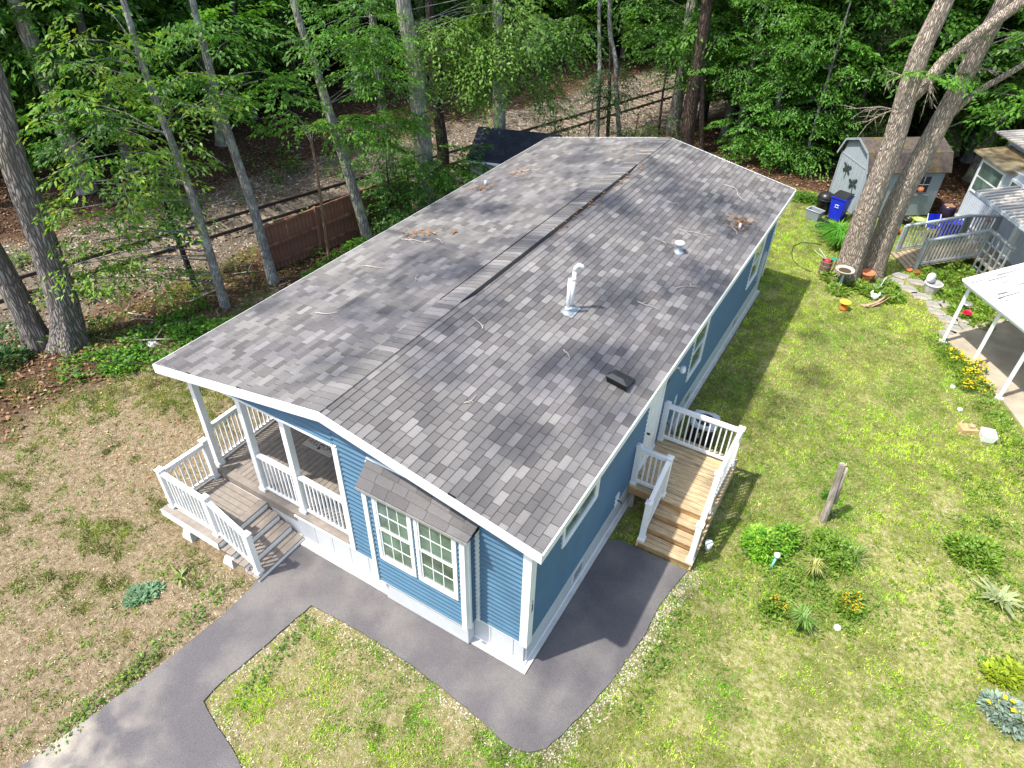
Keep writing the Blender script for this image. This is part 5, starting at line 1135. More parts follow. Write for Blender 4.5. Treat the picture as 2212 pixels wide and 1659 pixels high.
grassy('feathery_plant', 'feathery tall green stalk plant between two orange flowered bushes', 3.45, 2.85, 140, .5, (.2, .34, .08), 5, .22, .016, 'plant')
grassy('mullein_plant', 'pale mullein rosette near the right edge of the lawn', 6.22, 5.15, 34, .2, (.34, .40, .20), 6, .35, .07, 'plant')
grassy('rosette_weed', 'spiky weed rosette on the bare soil below the landing', -5.75, -1.7, 18, .1, (.26, .34, .1), 7, .2, .035, 'plant')
veg('garden_plants', 'leafy bed around the foot of the two big oaks', [(2.2+.25*i, 15.1-.05*i+.2*(i % 2), .28, .16) for i in range(6)]+[(1.7, 15.2, .3, .2), (2.0, 14.6, .3, .15), (2.9, 14.9, .25, .15), (3.2, 15.6, .25, .2)], 210, 0, .12, YG, seed=40, kind='stuff', cat='garden bed')
veg('garden_plants', 'lush bright green bed in front of the ramp railing', [(4.2, 17.0, .35, .3), (4.6, 16.7, .4, .4), (5.0, 16.9, .45, .5), (5.4, 16.6, .45, .5), (5.2, 16.2, .4, .3), (4.8, 15.9, .35, .2), (4.9, 17.5, .4, .5), (5.5, 15.8, .4, .2), (5.1, 15.2, .3, .15), (5.6, 14.9, .35, .2), (5.9, 15.6, .4, .3)], 190, 0, .11, YG+[(.2, .38, .04)], seed=41, kind='stuff', cat='garden bed', wid=.5)
veg('garden_plants', 'yellow flowering border along the patio posts', [(5.1, 12.7, .25, .25), (5.3, 12.35, .3, .3), (5.6, 12.3, .25, .35), (5.5, 11.9, .3, .3), (5.75, 11.6, .3, .25), (5.45, 11.5, .2, .2)], 170, 0, .07, DG+YG, seed=42, kind='stuff', cat='flower bed', flower=((.8, .6, .02), 40, .06))
veg('garden_plants', 'low bright border of leaves at the far right of the lawn', [(4.7+.13*i, 13.3-.32*i, .3, .12) for i in range(5)]+[(5.95, 10.9, .3, .15), (6.15, 10.5, .3, .15), (6.3, 10, .3, .15), (6.5, 9.6, .3, .25), (6.5, 9.1, .3, .25), (6.7, 8.6, .3, .2)], 150, 0, .07, YG, seed=43, kind='stuff', cat='garden bed')
veg('garden_plants', 'dark green clump of weeds behind the roof corner by the bins', [(-.5+.3*i, 20.8+.1*(i % 3), .35, .25) for i in range(5)], 160, 0, .12, DG, seed=44, kind='stuff', cat='garden bed')
# ------------------------------------------------------------------ sheds
def frame(o, ang): # local frame helper
    c, s = math.cos(ang), math.sin(ang); return lambda a, b, z=0: (o[0]+a*c-b*s, o[1]+a*s+b*c, z)
SHG = mat('grey_painted_wood', (.29, .335, .36), .75, .08, 3, .15, 20, stretch=(6, 6, .5)); SHT = mat('grey_trim', (.27, .31, .34), .7, .06)
MOSSR = mat('mossy_shingle', (.085, .068, .06), .95, .35, 10, .5, 40, col2=(.11, .085, .03), c2scale=1.6, c2lo=.5, c2hi=.7)
sh = thing('garden_shed', 'grey barn roofed shed with dragonfly ornaments behind the twin oaks', 'shed', (1.5, 20.25, 0), math.radians(36))
SL, SW = 2.75, 1.9      # along local x, back along local y
m = MB().box(0, SL, 0, .06, .05, 1.7).obj('long_wall', SHG, sh); MB().box(0, SL, SW-.06, SW, .05, 1.7).obj('long_wall', SHG, sh)
prof = [(0, 1.7), (.22, 2.18), (SW/2, 2.42), (SW-.22, 2.18), (SW, 1.7)]
for x0, x1 in ((.0, .06), (SL-.06, SL)):
    m = MB(); pr = [(.061, .05), (SW-.061, .05), (SW-.061, 1.7)]+[(b, z) for b, z in prof[::-1][1:-1]]+[(.061, 1.7)]; n = len(pr)
    m.add([(x0, b, z) for b, z in pr]+[(x1, b, z) for b, z in pr], [tuple(range(n)), tuple(range(n, 2*n))[::-1]]+[(i, n+i, n+(i+1) % n, (i+1) % n) for i in range(n)]); g = m.obj('gable_wall', SHG, sh)
MB().box(-.012, -.0, .02, SW-.02, 1.62, 1.66).obj('gable_trim', SHT, sh); MB().box(-.02, 0, -.01, .07, .05, 1.7).box(-.02, 0, SW-.07, SW+.01, .05, 1.7).obj('corner_trim', SHT, sh)
for i in range(7): MB().box(-.008, -.001, .14+i*.25, .148+i*.25, .06, 1.6).obj('groove', SHT, sh)
pr2 = [(-.1, 1.62), (.2, 2.2), (SW/2, 2.46), (SW-.2, 2.2), (SW+.1, 1.62)]
for i in range(4):
    (b0, z0), (b1, z1) = pr2[i], pr2[i+1]; rp_ = MB(); rp_.add([(-.12, b0, z0), (SL+.12, b0, z0), (SL+.12, b1, z1), (-.12, b1, z1), (-.12, b0, z0-.03), (SL+.12, b0, z0-.03), (SL+.12, b1, z1-.03), (-.12, b1, z1-.03)], [(0, 1, 2, 3), (7, 6, 5, 4), (0, 4, 5, 1), (0, 3, 7, 4), (1, 5, 6, 2)]); rp_.obj('roof_panel', MOSSR, sh)
    m = MB(); m.bar((-.125, b0, z0-.04), (-.125, b1, z1-.04), .015, .07); m.obj('barge_board', SHT, sh)
w = MB().box(1.8, 2.35, -.02, -.001, .85, 1.5).obj('window', SHT, sh); MB().box(1.85, 2.3, -.024, -.0205, .9, 1.45).obj('pane', DARK, w); MB().box(2.065, 2.085, -.034, -.0245, .9, 1.45).box(1.85, 2.3, -.033, -.025, 1.165, 1.185).obj('muntin', WHITE, w)
MB().box(1.7, 2.4, -.05, -.0, .78, .82).obj('window_sill', SHT, w)
# dragonflies
def dragonfly(b, z, rot, lab):
    t = thing('dragonfly_ornament', lab, 'ornament', frame((1.5, 20.25), math.radians(36))(-.03, b, z), math.radians(36), 'dragonfly ornaments'); 
    M = lambda x, y: (0, (x*1.5)*math.cos(rot)-(y*1.5)*math.sin(rot), (x*1.5)*math.sin(rot)+(y*1.5)*math.cos(rot)); mm = MB()
    DM = mat('dark_green_metal', (.03, .05, .045), .5, .3, 12)
    for sx in (-1, 1):
        for yy, l, tl in ((.06, .17, .04), (0, .15, -.05)):
            p = [M(0, yy), M(sx*l*.55, yy+tl*.3+.045), M(sx*l, yy+tl+.02), M(sx*l*.95, yy+tl-.03), M(sx*l*.5, yy+tl*.4-.035)]; q = [(-.008, a[1], a[2]) for a in p]; n = 5
            mm2 = MB(); mm2.add([(0, a[1], a[2]) for a in p]+q, [(0, 1, 2, 3, 4), (9, 8, 7, 6, 5)]+[(i, (i+1) % 5, 5+(i+1) % 5, 5+i) for i in range(5)]); mm2.obj('wing', DM, t)
    MB().tube([M(0, .12), M(0, .04), M(.0, -.1), M(0, -.24)], [.018, .02, .011, .007], 8).obj('body', DM, t)
dragonfly(1.25, 1.25, .0, 'upper left dragonfly on the shed gable'); dragonfly(.62, .95, -.35, 'lower right dragonfly on the shed gable')
hp = thing('hanging_pot', 'small orange pot hanging before the shed window', 'pot', frame((1.5, 20.25), math.radians(36))(2.0, -.12, .95)); TERR = mat('terracotta', (.50, .17, .07), .8, .12, 8)
MB().lathe([(0, 0), (.06, 0), (.1, .06), (.1, .12), (.07, .17), (.0, .17)], seg=12).obj('bowl', TERR, hp); MB().tube([(0, 0, .17), (0, .0, .4)], .006, 4).obj('hanger', BLACKM, hp)
# black roofed shed
s2 = thing('storage_shed', 'white sided shed with black roof behind the left of the home', 'shed', (-9.8, 13.15, 0), math.radians(17)); VS = mat('pale_siding', (.55, .58, .60), .6, .05)
B2 = mat('black_shingle', (.018, .022, .032), .9, .25, 20, .4, 60, col2=(.03, .035, .05), c2scale=3)
MB().box(0.05, 2.6, .05, 2.75, 0, 1.85).obj('wall', VS, s2)
for i in range(17): MB().box(.03, 2.62, .028, .05, .1+i*.105, .195+i*.105).obj('siding_board', VS, s2)
MB().add([(.05, .05, 1.85), (.05, 2.75, 1.85), (.05, 1.4, 2.45)], [(0, 1, 2)]).obj('gable', VS, s2)
for sg in (0, 1):
    b0, b1 = ((-.06, 1.4) if sg == 0 else (2.86, 1.4)); m = MB(); m.add([(-.05, b0, 1.85), (2.75, b0, 1.85), (2.75, b1, 2.5), (-.05, b1, 2.5), (-.05, b0, 1.81), (2.75, b0, 1.81), (2.75, b1, 2.46), (-.05, b1, 2.46)], [(0, 1, 2, 3), (7, 6, 5, 4), (0, 4, 5, 1), (0, 3, 7, 4), (1, 5, 6, 2)]); m.obj('roof', B2, s2)
MB().box(-.06, 2.76, -.075, -.061, 1.79, 1.86).obj('fascia', WHITE, s2)
veg('flowering_shrub', 'pink and white blossoming shrub between the maple and the black roofed shed', [(-10.0, 12.6, .45, 1.1), (-9.6, 12.9, .3, .8)], 200, 0, .08, DG, seed=60, cat='shrub', flower=((.75, .5, .5), 60, .06))
# ------------------------------------------------------------------ neighbour house (right)
u = Vector((.5, -.866, 0)); w_ = Vector((.866, .5, 0)); F0 = Vector((4.5, 21.3, 0))
nh = thing('neighbour_house', 'grey and white neighbouring house with ribbed metal roofs at the right edge', 'house', F0, math.atan2(u.y, u.x))
# local x = along the facade toward the viewer, local y = INTO the house (left-hand of u is w_? u x z)
# rotation about z by atan2(u) maps local x->u, local y->(.866,.5)=w_
HW = mat('neighbour_siding', (.46, .50, .55), .6, .06, 3); RIB = mat('ribbed_metal_roof', (.30, .27, .235), .6, .2, 3, stretch=(1, 6, 1), col2=(.20, .175, .15), c2scale=3); RIB2 = mat('pale_roof_rib', (.62, .59, .54), .55, .1, 4)
MB().box(0, 9, 0, 5, .45, 2.6).obj('wall', HW, nh)
MB().box(0.0, 9, -.01, .0, 0, .45).box(-.01, 0, 0, 5, 0, .45).obj('skirting', HW, nh)
for i in range(46): MB().box(.03+i*.1, .085+i*.1, -.018, -.011, .0, .42).obj('skirting_rib', HW, nh)
MB().box(-.01, 4.6, -.06, -.0, .44, .5).obj('skirting_cap', HW, nh)
for i in range(30):
    MB().box(.02+i*.11, .08+i*.11, -.014, -.001, .5, 1.35 if i < 15 else 2.2).obj('siding_batten', HW, nh)
nw = MB().box(.12, 1.4, -.05, -.001, 1.4, 2.42).obj('window', WHITE, nh)
MB().box(.2, 1.32, -.054, -.051, 1.93, 2.34).box(.2, 1.32, -.054, -.051, 1.48, 1.88).obj('pane', GLASS, nw)
nw2 = MB().box(1.75, 2.6, -.05, -.001, 1.4, 2.42).obj('window', WHITE, nh); MB().box(1.83, 2.52, -.054, -.051, 1.93, 2.34).box(1.83, 2.52, -.054, -.051, 1.48, 1.88).obj('pane', GLASS, nw2)
AWN = mat('mossy_awning', (.24, .20, .12), .9, .2, 4, col2=(.13, .08, .03), c2scale=3, stretch=(1, 1, 1))
m = MB(); m.add([(-.25, -.22, 2.58), (1.55, -.22, 2.58), (2.2, .25, 2.6), (9, .25, 2.6), (9, 1.4, 2.78), (-.25, 1.0, 2.75)], [(0, 1, 2, 3, 4, 5)]); m.add([(-.25, -.22, 2.52), (1.55, -.22, 2.52), (1.55, -.22, 2.579), (-.25, -.22, 2.579)], [(0, 1, 2, 3)]); m.add([(1.55, -.22, 2.52), (2.2, .25, 2.54), (2.2, .25, 2.599), (1.55, -.22, 2.579)], [(0, 1, 2, 3)]); m.obj('awning_roof', AWN, nh)
def ribroof(parent, P00, P10, P01, P11, n, mt=RIB, name='ribbed_roof', th=.03):
    """panel P00->P10 is the eave, ->P01 up the slope; ribs run from eave to top"""
    a, b, c, d = [Vector(p) for p in (P00, P10, P01, P11)]; z = Vector((0, 0, th)); m = MB(); m.add([a, b, d, c, a-z, b-z, d-z, c-z], [(0, 1, 2, 3), (7, 6, 5, 4), (0, 4, 5, 1), (0, 3, 7, 4), (1, 5, 6, 2)]); r = m.obj(name, mt, parent)
    if (b-a).cross(c-a).z < 0: pass
    for i in range(n+1):
        t = i/n; p = a.lerp(b, t)+Vector((0, 0, .012)); q = c.lerp(d, t)+Vector((0, 0, .012)); m = MB(); m.bar(p, q, .04 if mt is RIB else .03, .028); m.obj('roof_rib', RIB2 if mt is RIB else mt, r)
    return r
ribroof(nh, (-.7, .55, 3.0), (6, .55, 3.0), (-.7, 3.5, 3.25), (6, 3.5, 3.25), 34)
MB().box(-.4, 6, .9, 3.4, 2.6, 2.98).obj('upper_wall', HW, nh)
ribroof(nh, (2.15, -1.2, 2.14), (6.5, -1.2, 2.14), (2.15, .6, 2.42), (6.5, .6, 2.42), 24)
MB().box(2.15, 6.5, -1.235, -1.2, 2.05, 2.14).obj('fascia', HW, nh)
MB().box(3.05, 3.2, -.25, -.02, 0, 2.3).obj('corner_post', WHITE, nh); MB().box(3.2, 6, -.12, -.02, 0, 2.3).obj('porch_wall', HW, nh)
for i in range(22): MB().box(3.25+i*.12, 3.3+i*.12, -.135, -.121, .9, 2.2).obj('siding_batten', HW, nh)
# ramp
rm = thing('wooden_ramp', 'wooden access ramp with grey slatted railings at the neighbouring house', 'ramp', F0, math.atan2(u.y, u.x))
GR = mat('grey_rail_paint', (.33, .36, .37), .7, .1, 6); x0, x1 = 2.08, 3.1
for i in range(17):
    y = -2.95+i*.14; z = .06+.42*min(1, max(0, i/13)); MB().box(x0-.02, x1+.02, y+.004, y+.136, z-.03, z).obj('ramp_board', RAMPW, rm)
MB().box(x0, x1, -.9, 0, .3, .44).obj('landing', RAMPW, rm)
for i in range(9): MB().box(x1+.0, x1+1.2, -.95+i*.1, -.86+i*.1, .42, .47).obj('ramp_board', RAMPW, rm)
def slat_rail(x, ya, za, yb, zb, n, top=.9):
    m = MB(); m.bar((x, ya, za+top), (x, yb, zb+top), .11, .045); rl = m.obj('railing', GR, rm); m = MB(); m.bar((x, ya, za+.12), (x, yb, zb+.12), .04, .07); m.obj('bottom_rail', GR, rl)
    for yy, zz in ((ya, za), (yb, zb)): m = MB(); m.box(x-.045, x+.045, yy-.045, yy+.045, zz-.1, zz+top-.02); m.obj('railing_post', GR, rl)
    me = MB().box(-.014, .014, -.02, .02, 0, top-.14).mesh('slat', mat('pale_slat', (.42, .40, .36), .7, .1))
    for i in range(1, n): t = i/n; link('slat', me, rl, (x, ya+(yb-ya)*t, za+(zb-za)*t+.12))
slat_rail(x0, -2.8, .06, -1.0, .44, 17); slat_rail(x1, -2.65, .08, -.9, .46, 17); slat_rail(x0, -1.0, .44, -.05, .44, 9)
m = MB(); m.bar((x1, -.95, 1.38), (4.3, -.95, 1.38), .11, .045); rl = m.obj('railing', GR, rm); 
for i in range(5): MB().box(x1+.05+i*.27, x1+.09+i*.27, -.99, -.95, .1, 1.36).obj('lattice_strip', GR, rl)
for i in range(5): MB().box(x1, 4.3, -.948, -.92, .2+i*.27, .24+i*.27).obj('lattice_strip', GR, rl)
# carport
cp = thing('patio_roof', 'white ribbed patio roof on slanting looking white posts at the right edge', 'patio cover', (4.81, 13.44, 0))
CW = mat('white_corrugated_metal', (.66, .68, .70), .45, .06, 5, stretch=(1, 6, 1), col2=(.62, .60, .58), c2scale=4, c2lo=.58, c2hi=.62)
ca = Vector((4.58, 13.25, 1.82)); e1 = Vector((.60, -.80, 0)).normalized(); e2 = Vector((.62, .785, 0)).normalized()
c10 = ca+e1*5.5; c01 = ca+e2*3.6+Vector((0, 0, .16)); c11 = c10+e2*3.6+Vector((0, 0, .16)); base = Vector(cp.location)
ribroof(cp, ca-base, c10-base, c01-base, c11-base, 40, CW)
m = MB(); rs_ = random.Random(4)
for _ in range(150):
    a = rs_.uniform(.1, 4.5); b = rs_.uniform(.05, 3.2); l = rs_.uniform(.15, .8); p = ca+e1*a+e2*b+Vector((0, 0, .16*b/3.6+.008))-base; q = p+e2*l+Vector((0, 0, .16*l/3.6)); w2 = e1*rs_.uniform(.007, .017)
    m.add([p-w2, p+w2, q+w2*.5, q-w2*.5], [(0, 1, 2, 3)])
tag(m.obj('rust_streaks', mat('dirt_streak', (.12, .11, .10), .9), cp), kind='stuff')
m = MB(); m.bar(ca+e1*.03+e2*.1-base-Vector((0, 0, .07)), c10+e2*.1-base-Vector((0, 0, .07)), .07, .09); m.obj('beam', WHITE, cp)
for (x, y) in ((4.81, 13.34), (5.50, 12.55), (6.13, 11.50)):
    t = (Vector((x, y, 0))-Vector((ca.x, ca.y, 0))).dot(e1); q = Vector((ca.x, ca.y, 0))+e1*t+e2*.1
    m = MB(); m.bar((x-base.x, y-base.y, .02), (x-base.x, y-base.y, 1.78), .075, .075); m.obj('post', WHITE, cp, bevel=.006)
    MB().box(x-base.x-.09, x-base.x+.09, y-base.y-.09, y-base.y+.09, -.1, .05).obj('post_footing', CONC, cp)
m = MB(); m.prism(PATIO, -.05, .035); tag(m.obj('patio', CONC2), kind='structure')
SLATE = mat('slate_stone', (.25, .25, .24), .85, .2, 6, .3, 30, col2=(.36, .29, .24), c2scale=1.2)
for i, (x, y) in enumerate([(3.45, 16.6), (3.38, 16.15), (3.89, 16.42), (3.75, 15.85), (4.1, 15.6), (4.44, 15.27), (4.77, 15.49), (4.55, 14.9), (4.85, 14.6), (5.2, 14.86), (5.02, 14.2), (5.4, 14.5), (4.95, 13.85)]):
    rr = [rnd.uniform(.17, .27) for _ in range(9)]; pts = [(x+rr[k]*1.15*math.cos(k*.698), y+rr[k]*math.sin(k*.698)) for k in range(9)]
    m = MB(); m.prism([(a-x, b-y) for a, b in pts], -.02, .03); o = m.obj('stepping_stone', SLATE, loc=(x, y, 0)); tag(o, ['first', 'second', 'third', 'fourth', 'fifth', 'sixth', 'seventh', 'eighth', 'ninth', 'tenth', 'eleventh', 'twelfth', 'last'][i]+' flat grey stepping stone counted from the ramp to the patio', 'stepping stone', 'stepping stones from the ramp to the patio')
# ------------------------------------------------------------------ yard things on the right
bb = thing('recycling_bin', 'bright blue wheeled recycling bin with black lid beside the shed', 'bin', (1.0, 19.75, 0), math.radians(-15)); BL = mat('blue_plastic', (.012, .03, .55), .35, .08)
def taper(x0, x1, y0, y1, z0, X0, X1, Y0, Y1, z1): return MB().add([(x0, y0, z0), (x1, y0, z0), (x1, y1, z0), (x0, y1, z0), (X0, Y0, z1), (X1, Y0, z1), (X1, Y1, z1), (X0, Y1, z1)], [(0, 3, 2, 1), (4, 5, 6, 7), (0, 1, 5, 4), (1, 2, 6, 5), (2, 3, 7, 6), (3, 0, 4, 7)])
taper(-.19, .19, -.2, .2, .05, -.26, .26, -.28, .28, .82).obj('bin_body', BL, bb, bevel=.02)
MB().box(-.28, .28, -.3, .3, .80, .85).obj('rim', BL, bb, bevel=.01); m = MB(); m.add([(-.27, -.3, .86), (.27, -.3, .86), (.27, .3, .90), (-.27, .3, .90), (-.2, -.2, .9), (.2, -.2, .9), (.2, .22, .94), (-.2, .22, .94)], [(4, 5, 6, 7), (0, 1, 5, 4), (1, 2, 6, 5), (2, 3, 7, 6), (3, 0, 4, 7)]); m.obj('lid', DARK, bb)
for sx in (-1, 1): m = MB(); m.tube([(sx*.2, .22, .1), (sx*.25, .22, .1)], .1, 14); m.obj('wheel', DARK, bb)
MB().tube([(-.2, .33, .8), (.2, .33, .8)], .015, 8).obj('handle', BL, bb)
m = MB(); m.box(-.07, .07, -.2665, -.262, .60, .61); m.box(-.07, .07, -.266, -.262, .5, .51)
for k in range(3): a = k*2.094+.52; p = [(.055*math.cos(a+t), -.264+.0, .555+.042*math.sin(a+t)) for t in (0, .6, 1.2, 1.6)]; m.tube(p, .008, 5)
m.obj('recycling_mark', WHITE, bb)
kb = thing('rubbish_bin', 'black round topped bin left of the blue recycling bin', 'bin', (.48, 20.0, 0)); MB().lathe([(0, .0), (.2, 0), (.26, .5), (.28, .55), (.27, .62), (.22, .72), (.1, .78), (0, .79)], seg=20).obj('drum', DARK, kb); MB().lathe([(.285, .54), (.30, .55), (.285, .57)], seg=20).obj('rim', BLACKM, kb); MB().box(-.05, .05, -.29, -.26, .62, .66).obj('latch', BLACKM, kb)
tb = thing('storage_tub', 'open grey plastic tub on the grass before the black bin', 'tub', (.34, 19.35, 0), -.35); TG = mat('grey_plastic', (.22, .25, .28), .5, .06)
m = MB(); q0 = [(-.2, -.13), (.2, -.13), (.2, .13), (-.2, .13)]; q1 = [(a*1.25, b*1.25) for a, b in q0]; q2 = [(a*1.18, b*1.15) for a, b in q0]; q3 = [(a*.94, b*.9) for a, b in q0]
vs = [(a, b, .0) for a, b in q0]+[(a, b, .34) for a, b in q1]+[(a, b, .34) for a, b in q2]+[(a, b, .03) for a, b in q3]; fx = [(8+3+1, 13, 14, 15)]
for i in range(4): j = (i+1) % 4; fx += [(i, j, 4+j, 4+i), (4+i, 4+j, 8+j, 8+i), (8+i, 8+j, 12+j, 12+i)]
m.add(vs, fx); m.obj('tub_body', TG, tb); MB().tube([(-.26, -.17, .34), (.26, -.17, .34), (.26, .17, .34), (-.26, .17, .34), (-.26, -.17, .34)], .014, 6, cap=False).obj('rim', mat('pale_rim', (.5, .52, .54), .5), tb)
bg_ = thing('black_bag', 'crumpled black bag slumped on the grass before the blue bin', 'bag', (.78, 18.95, 0)); m = MB()
m.lathe([(0, .0), (.12, 0), (.16, .08), (.11, .2), (.05, .27), (.07, .33), (0, .3)], seg=10); m.lathe([(0, .0), (.1, 0), (.13, .06), (.07, .12), (0, .13)], (-.15, -.2, 0), 9); m.v = [(a+rnd.uniform(-.025, .025), b+rnd.uniform(-.025, .025), max(c, 0)) for a, b, c in m.v]; m.obj('bag', DARK, bg_)
pb = thing('wooden_barrel', 'small brown slatted barrel holding red objects by the left oak', 'barrel', (1.43, 15.45, 0)); BW = mat('barrel_wood', (.17, .10, .065), .8, .3, 8)
for i in range(14): a = i*2*math.pi/14; m = MB(); m.bar((.145*math.cos(a), .145*math.sin(a), 0), (.15*math.cos(a), .15*math.sin(a), .45), .06, .018, up=(math.cos(a), math.sin(a), 0)); m.obj('stave', BW, pb)
for z in (.12, .3, .43): MB().lathe([(.160, z), (.167, z+.01), (.160, z+.02)], seg=20).obj('hoop', GALV, pb)
MB().lathe([(0, .40), (.14, .40)], seg=14).obj('fill', VOID, pb); RED = mat('red_plastic', (.6, .02, .03), .45)
MB().lathe([(0, .38), (.1, .4), (.09, .46), (.03, .5), (0, .5)], seg=12).obj('red_ball', RED, pb); MB().tube([(0, .05, .42), (-.35, .3, .62)], .014, 6).tube([(.02, .02, .42), (-.45, .22, .55)], .012, 6).obj('tool_handle', TWIG, pb)
m = MB(); m.add([(.02, .05, .46), (.2, .0, .5), (.28, .15, .52), (.08, .2, .5)], [(0, 1, 2, 3)]); m.obj('green_scoop', mat('green_plastic', (.02, .2, .12), .5), pb)
bth = thing('bird_bath', 'stone bird bath on a slender leg before the left oak', 'bird bath', (1.98, 14.92, 0), 0); ST = mat('cast_stone', (.42, .38, .3), .85, .15, 12, .3, 50)
MB().lathe([(0, 0), (.09, 0), (.08, .04), (.045, .08), (.04, .4), (.07, .46), (0, .46)], seg=14).obj('pedestal', mat('pale_blue_grey', (.40, .45, .48), .8, .1), bth); MB().lathe([(.05, .45), (.22, .5), (.27, .56), (.255, .575), (.23, .55), (.1, .5), (0, .495)], seg=22).obj('basin', ST, bth); MB().lathe([(0, .52), (.2, .53)], seg=18).obj('soil', mat('wet_soil', (.06, .04, .025), .8), bth)
def pot(lab, x, y, r0, h, material, soil=True, rim=True, cat='pot', extra=None):
    t = thing('plant_pot', lab, cat, (x, y, 0)); MB().lathe([(0, 0), (r0*.72, 0), (r0, h), (r0*.9, h), (r0*.86, h-.04), (0, h-.05)], seg=18).obj('pot_body', material, t)
    if rim: MB().lathe([(r0, h-.07), (r0*1.1, h-.065), (r0*1.12, h), (r0*.95, h+.005)], seg=18).obj('rim', material, t)
    return t
pot('large terracotta pot at the foot of the right oak', 2.58, 15.72, .19, .3, TERR)
pot('black pot on the deck beside the grey shed', 3.13, 20.7, .16, .22, DARK); pot('lime green tub pot beside the grey shed window', 3.5, 20.9, .17, .22, mat('lime_plastic', (.35, .5, .14), .5))
pot('small red pot just left of the ramp railing end', 2.95, 19.7, .1, .15, RED); pot('small terracotta pot left of the front ramp post', 3.62, 17.05, .08, .1, TERR); pot('small dark red pot beside the front ramp post', 3.85, 17.0, .08, .11, mat('dark_red_clay', (.3, .06, .03), .8))
cm = thing('bird_feeder_stand', 'orange stand topped with a yellow dish on the lawn', 'dish', (2.3, 13.62, 0)); MB().lathe([(0, 0), (.1, 0), (.115, .06), (.085, .12), (.075, .17), (.1, .2), (0, .2)], seg=16).obj('stand', mat('orange_clay', (.55, .17, .03), .7), cm); MB().lathe([(.04, .2), (.14, .23), (.155, .26), (.14, .265), (.1, .24), (0, .235)], seg=20).obj('dish', mat('yellow_glaze', (.7, .5, .06), .4), cm)
bn = thing('lawn_ornament', 'white ceramic rabbit shaped planter among the leaves', 'ornament', (2.95, 14.72, 0)); CER = mat('white_ceramic', (.75, .75, .8), .3, .05)
MB().lathe([(0, 0), (.06, 0), (.1, .05), (.11, .1), (.08, .15), (.05, .16), (0, .14)], seg=14).obj('body', CER, bn)
for sx in (-1, 1): m = MB(); m.tube([(sx*.07, 0, .1), (sx*.1, 0, .17), (sx*.09, 0, .25)], [.04, .038, .012], 8); m.obj('ear', CER, bn)
ld = thing('ladle_ornament', 'pale blue grey spoon shaped dish beside the terracotta pot', 'ornament', (2.95, 15.35, 0)); MB().lathe([(0, .05), (.08, .07), (.11, .11), (.1, .115), (0, .08)], seg=16).obj('bowl', mat('pale_blue_grey', (.4, .45, .48), .8), ld); MB().tube([(.06, .06, .1), (.1, .25, .25), (.14, .32, .3)], .018, 6).obj('stem', mat('pale_blue_grey', (.4, .45, .48), .8), ld)
dw = thing('driftwood', 'twisted piece of driftwood lying on the grass before the path', 'driftwood', (3.05, 14.3, 0)); DWM = mat('driftwood', (.42, .28, .18), .85, .25, 8)
MB().tube([(-.3, -.25, .03), (-.15, -.1, .06), (0, .05, .1), (.12, .3, .15), (.15, .45, .14)], [.05, .035, .04, .03, .035], 7).obj('limb', DWM, dw); MB().tube([(-.1, -.15, .04), (.1, .1, .1), (.32, .5, .2)], [.02, .018, .012], 6).obj('limb', DWM, dw); MB().tube([(-.38, -.22, .04), (-.15, -.2, .06)], [.05, .03], 7).obj('limb', DWM, dw)
bk_ = thing('planter_tub', 'weathered grey bucket planter with a white lid standing open by the path', 'bucket', (4.3, 16.05, 0)); MB().lathe([(0, 0), (.17, 0), (.23, .3), (.21, .3), (.16, .03), (0, .03)], seg=14, smooth=False).obj('bucket_body', mat('grey_slats', (.42, .39, .36), .8, .2, 10), bk_); MB().lathe([(.24, .27), (.255, .3), (.235, .32)], seg=16).obj('rim', PVC, bk_)
m = MB(); m.lathe([(0, 0), (.15, 0), (.15, .02), (0, .02)], seg=16); o = m.obj('lid', PVC, bk_, loc=(-.12, .1, .38), rot=(math.radians(70), .2, .6)); m = MB(); m.lathe([(0, .2), (.18, .2)], seg=14); m.obj('fill', TG, bk_)
RF = mat('red_petal', (.75, .02, .1), .5); o = veg('red_flowers', 'cluster of bright red flowers under the patio roof corner', [(5.25, 15.0, .12, .2)], 24, 0, .06, DG, seed=70, cat='flowers', kind='stuff', flower=((.8, .02, .12), 26, .09))
ws = thing('garden_ornament', 'small round metal ornament behind the first patio post', 'ornament', (5.2, 15.4, 0)); MB().lathe([(0, .2), (.12, .22), (.15, .25), (.11, .27), (0, .25)], seg=14).obj('disc', GALV, ws); MB().tube([(0, 0, 0), (0, 0, .22)], .012, 6).obj('stake', GALV, ws)
hf = thing('hummingbird_feeder', 'red hanging hummingbird feeder on the neighbouring house wall', 'bird feeder', tuple(F0+u*1.9-w_*.25+Vector((0, 0, 1.1)))); MB().lathe([(0, 0), (.07, 0), (.07, .03), (.02, .05), (.035, .09), (.03, .15), (0, .16)], seg=12).obj('feeder', RED, hf); MB().tube([(0, 0, .16), (0, 0, .35), (.1, .06, .4)], .005, 4).obj('hook', BLACKM, hf)
mj = thing('plastic_table', 'blue plastic box stacked behind the ramp railing', 'box', (4.45, 20.1, 0), .3); MB().box(-.35, .35, -.2, .2, .1, .62).obj('box_body', BL, mj, bevel=.02); MB().box(-.37, .37, -.22, .22, .62, .66).obj('lid', BL, mj)
bj = thing('barrel_planter', 'dark purple glazed barrel filled with dead leaves behind the ramp', 'planter', (4.25, 22.0, 0)); MB().lathe([(0, 0), (.18, 0), (.24, .2), (.25, .4), (.22, .5), (.2, .5), (.2, .45), (0, .45)], seg=16).obj('barrel', mat('purple_glaze', (.03, .02, .05), .3), bj); MB().lathe([(0, .5), (.12, .49), (.2, .47)], seg=10).obj('leaves', mat('dead_leaves', (.35, .2, .1), .9), bj)
ch = thing('folding_chair', 'folding chair with pale frame and blue seat behind the ramp railing', 'chair', (3.9, 20.0, 0), .4); 
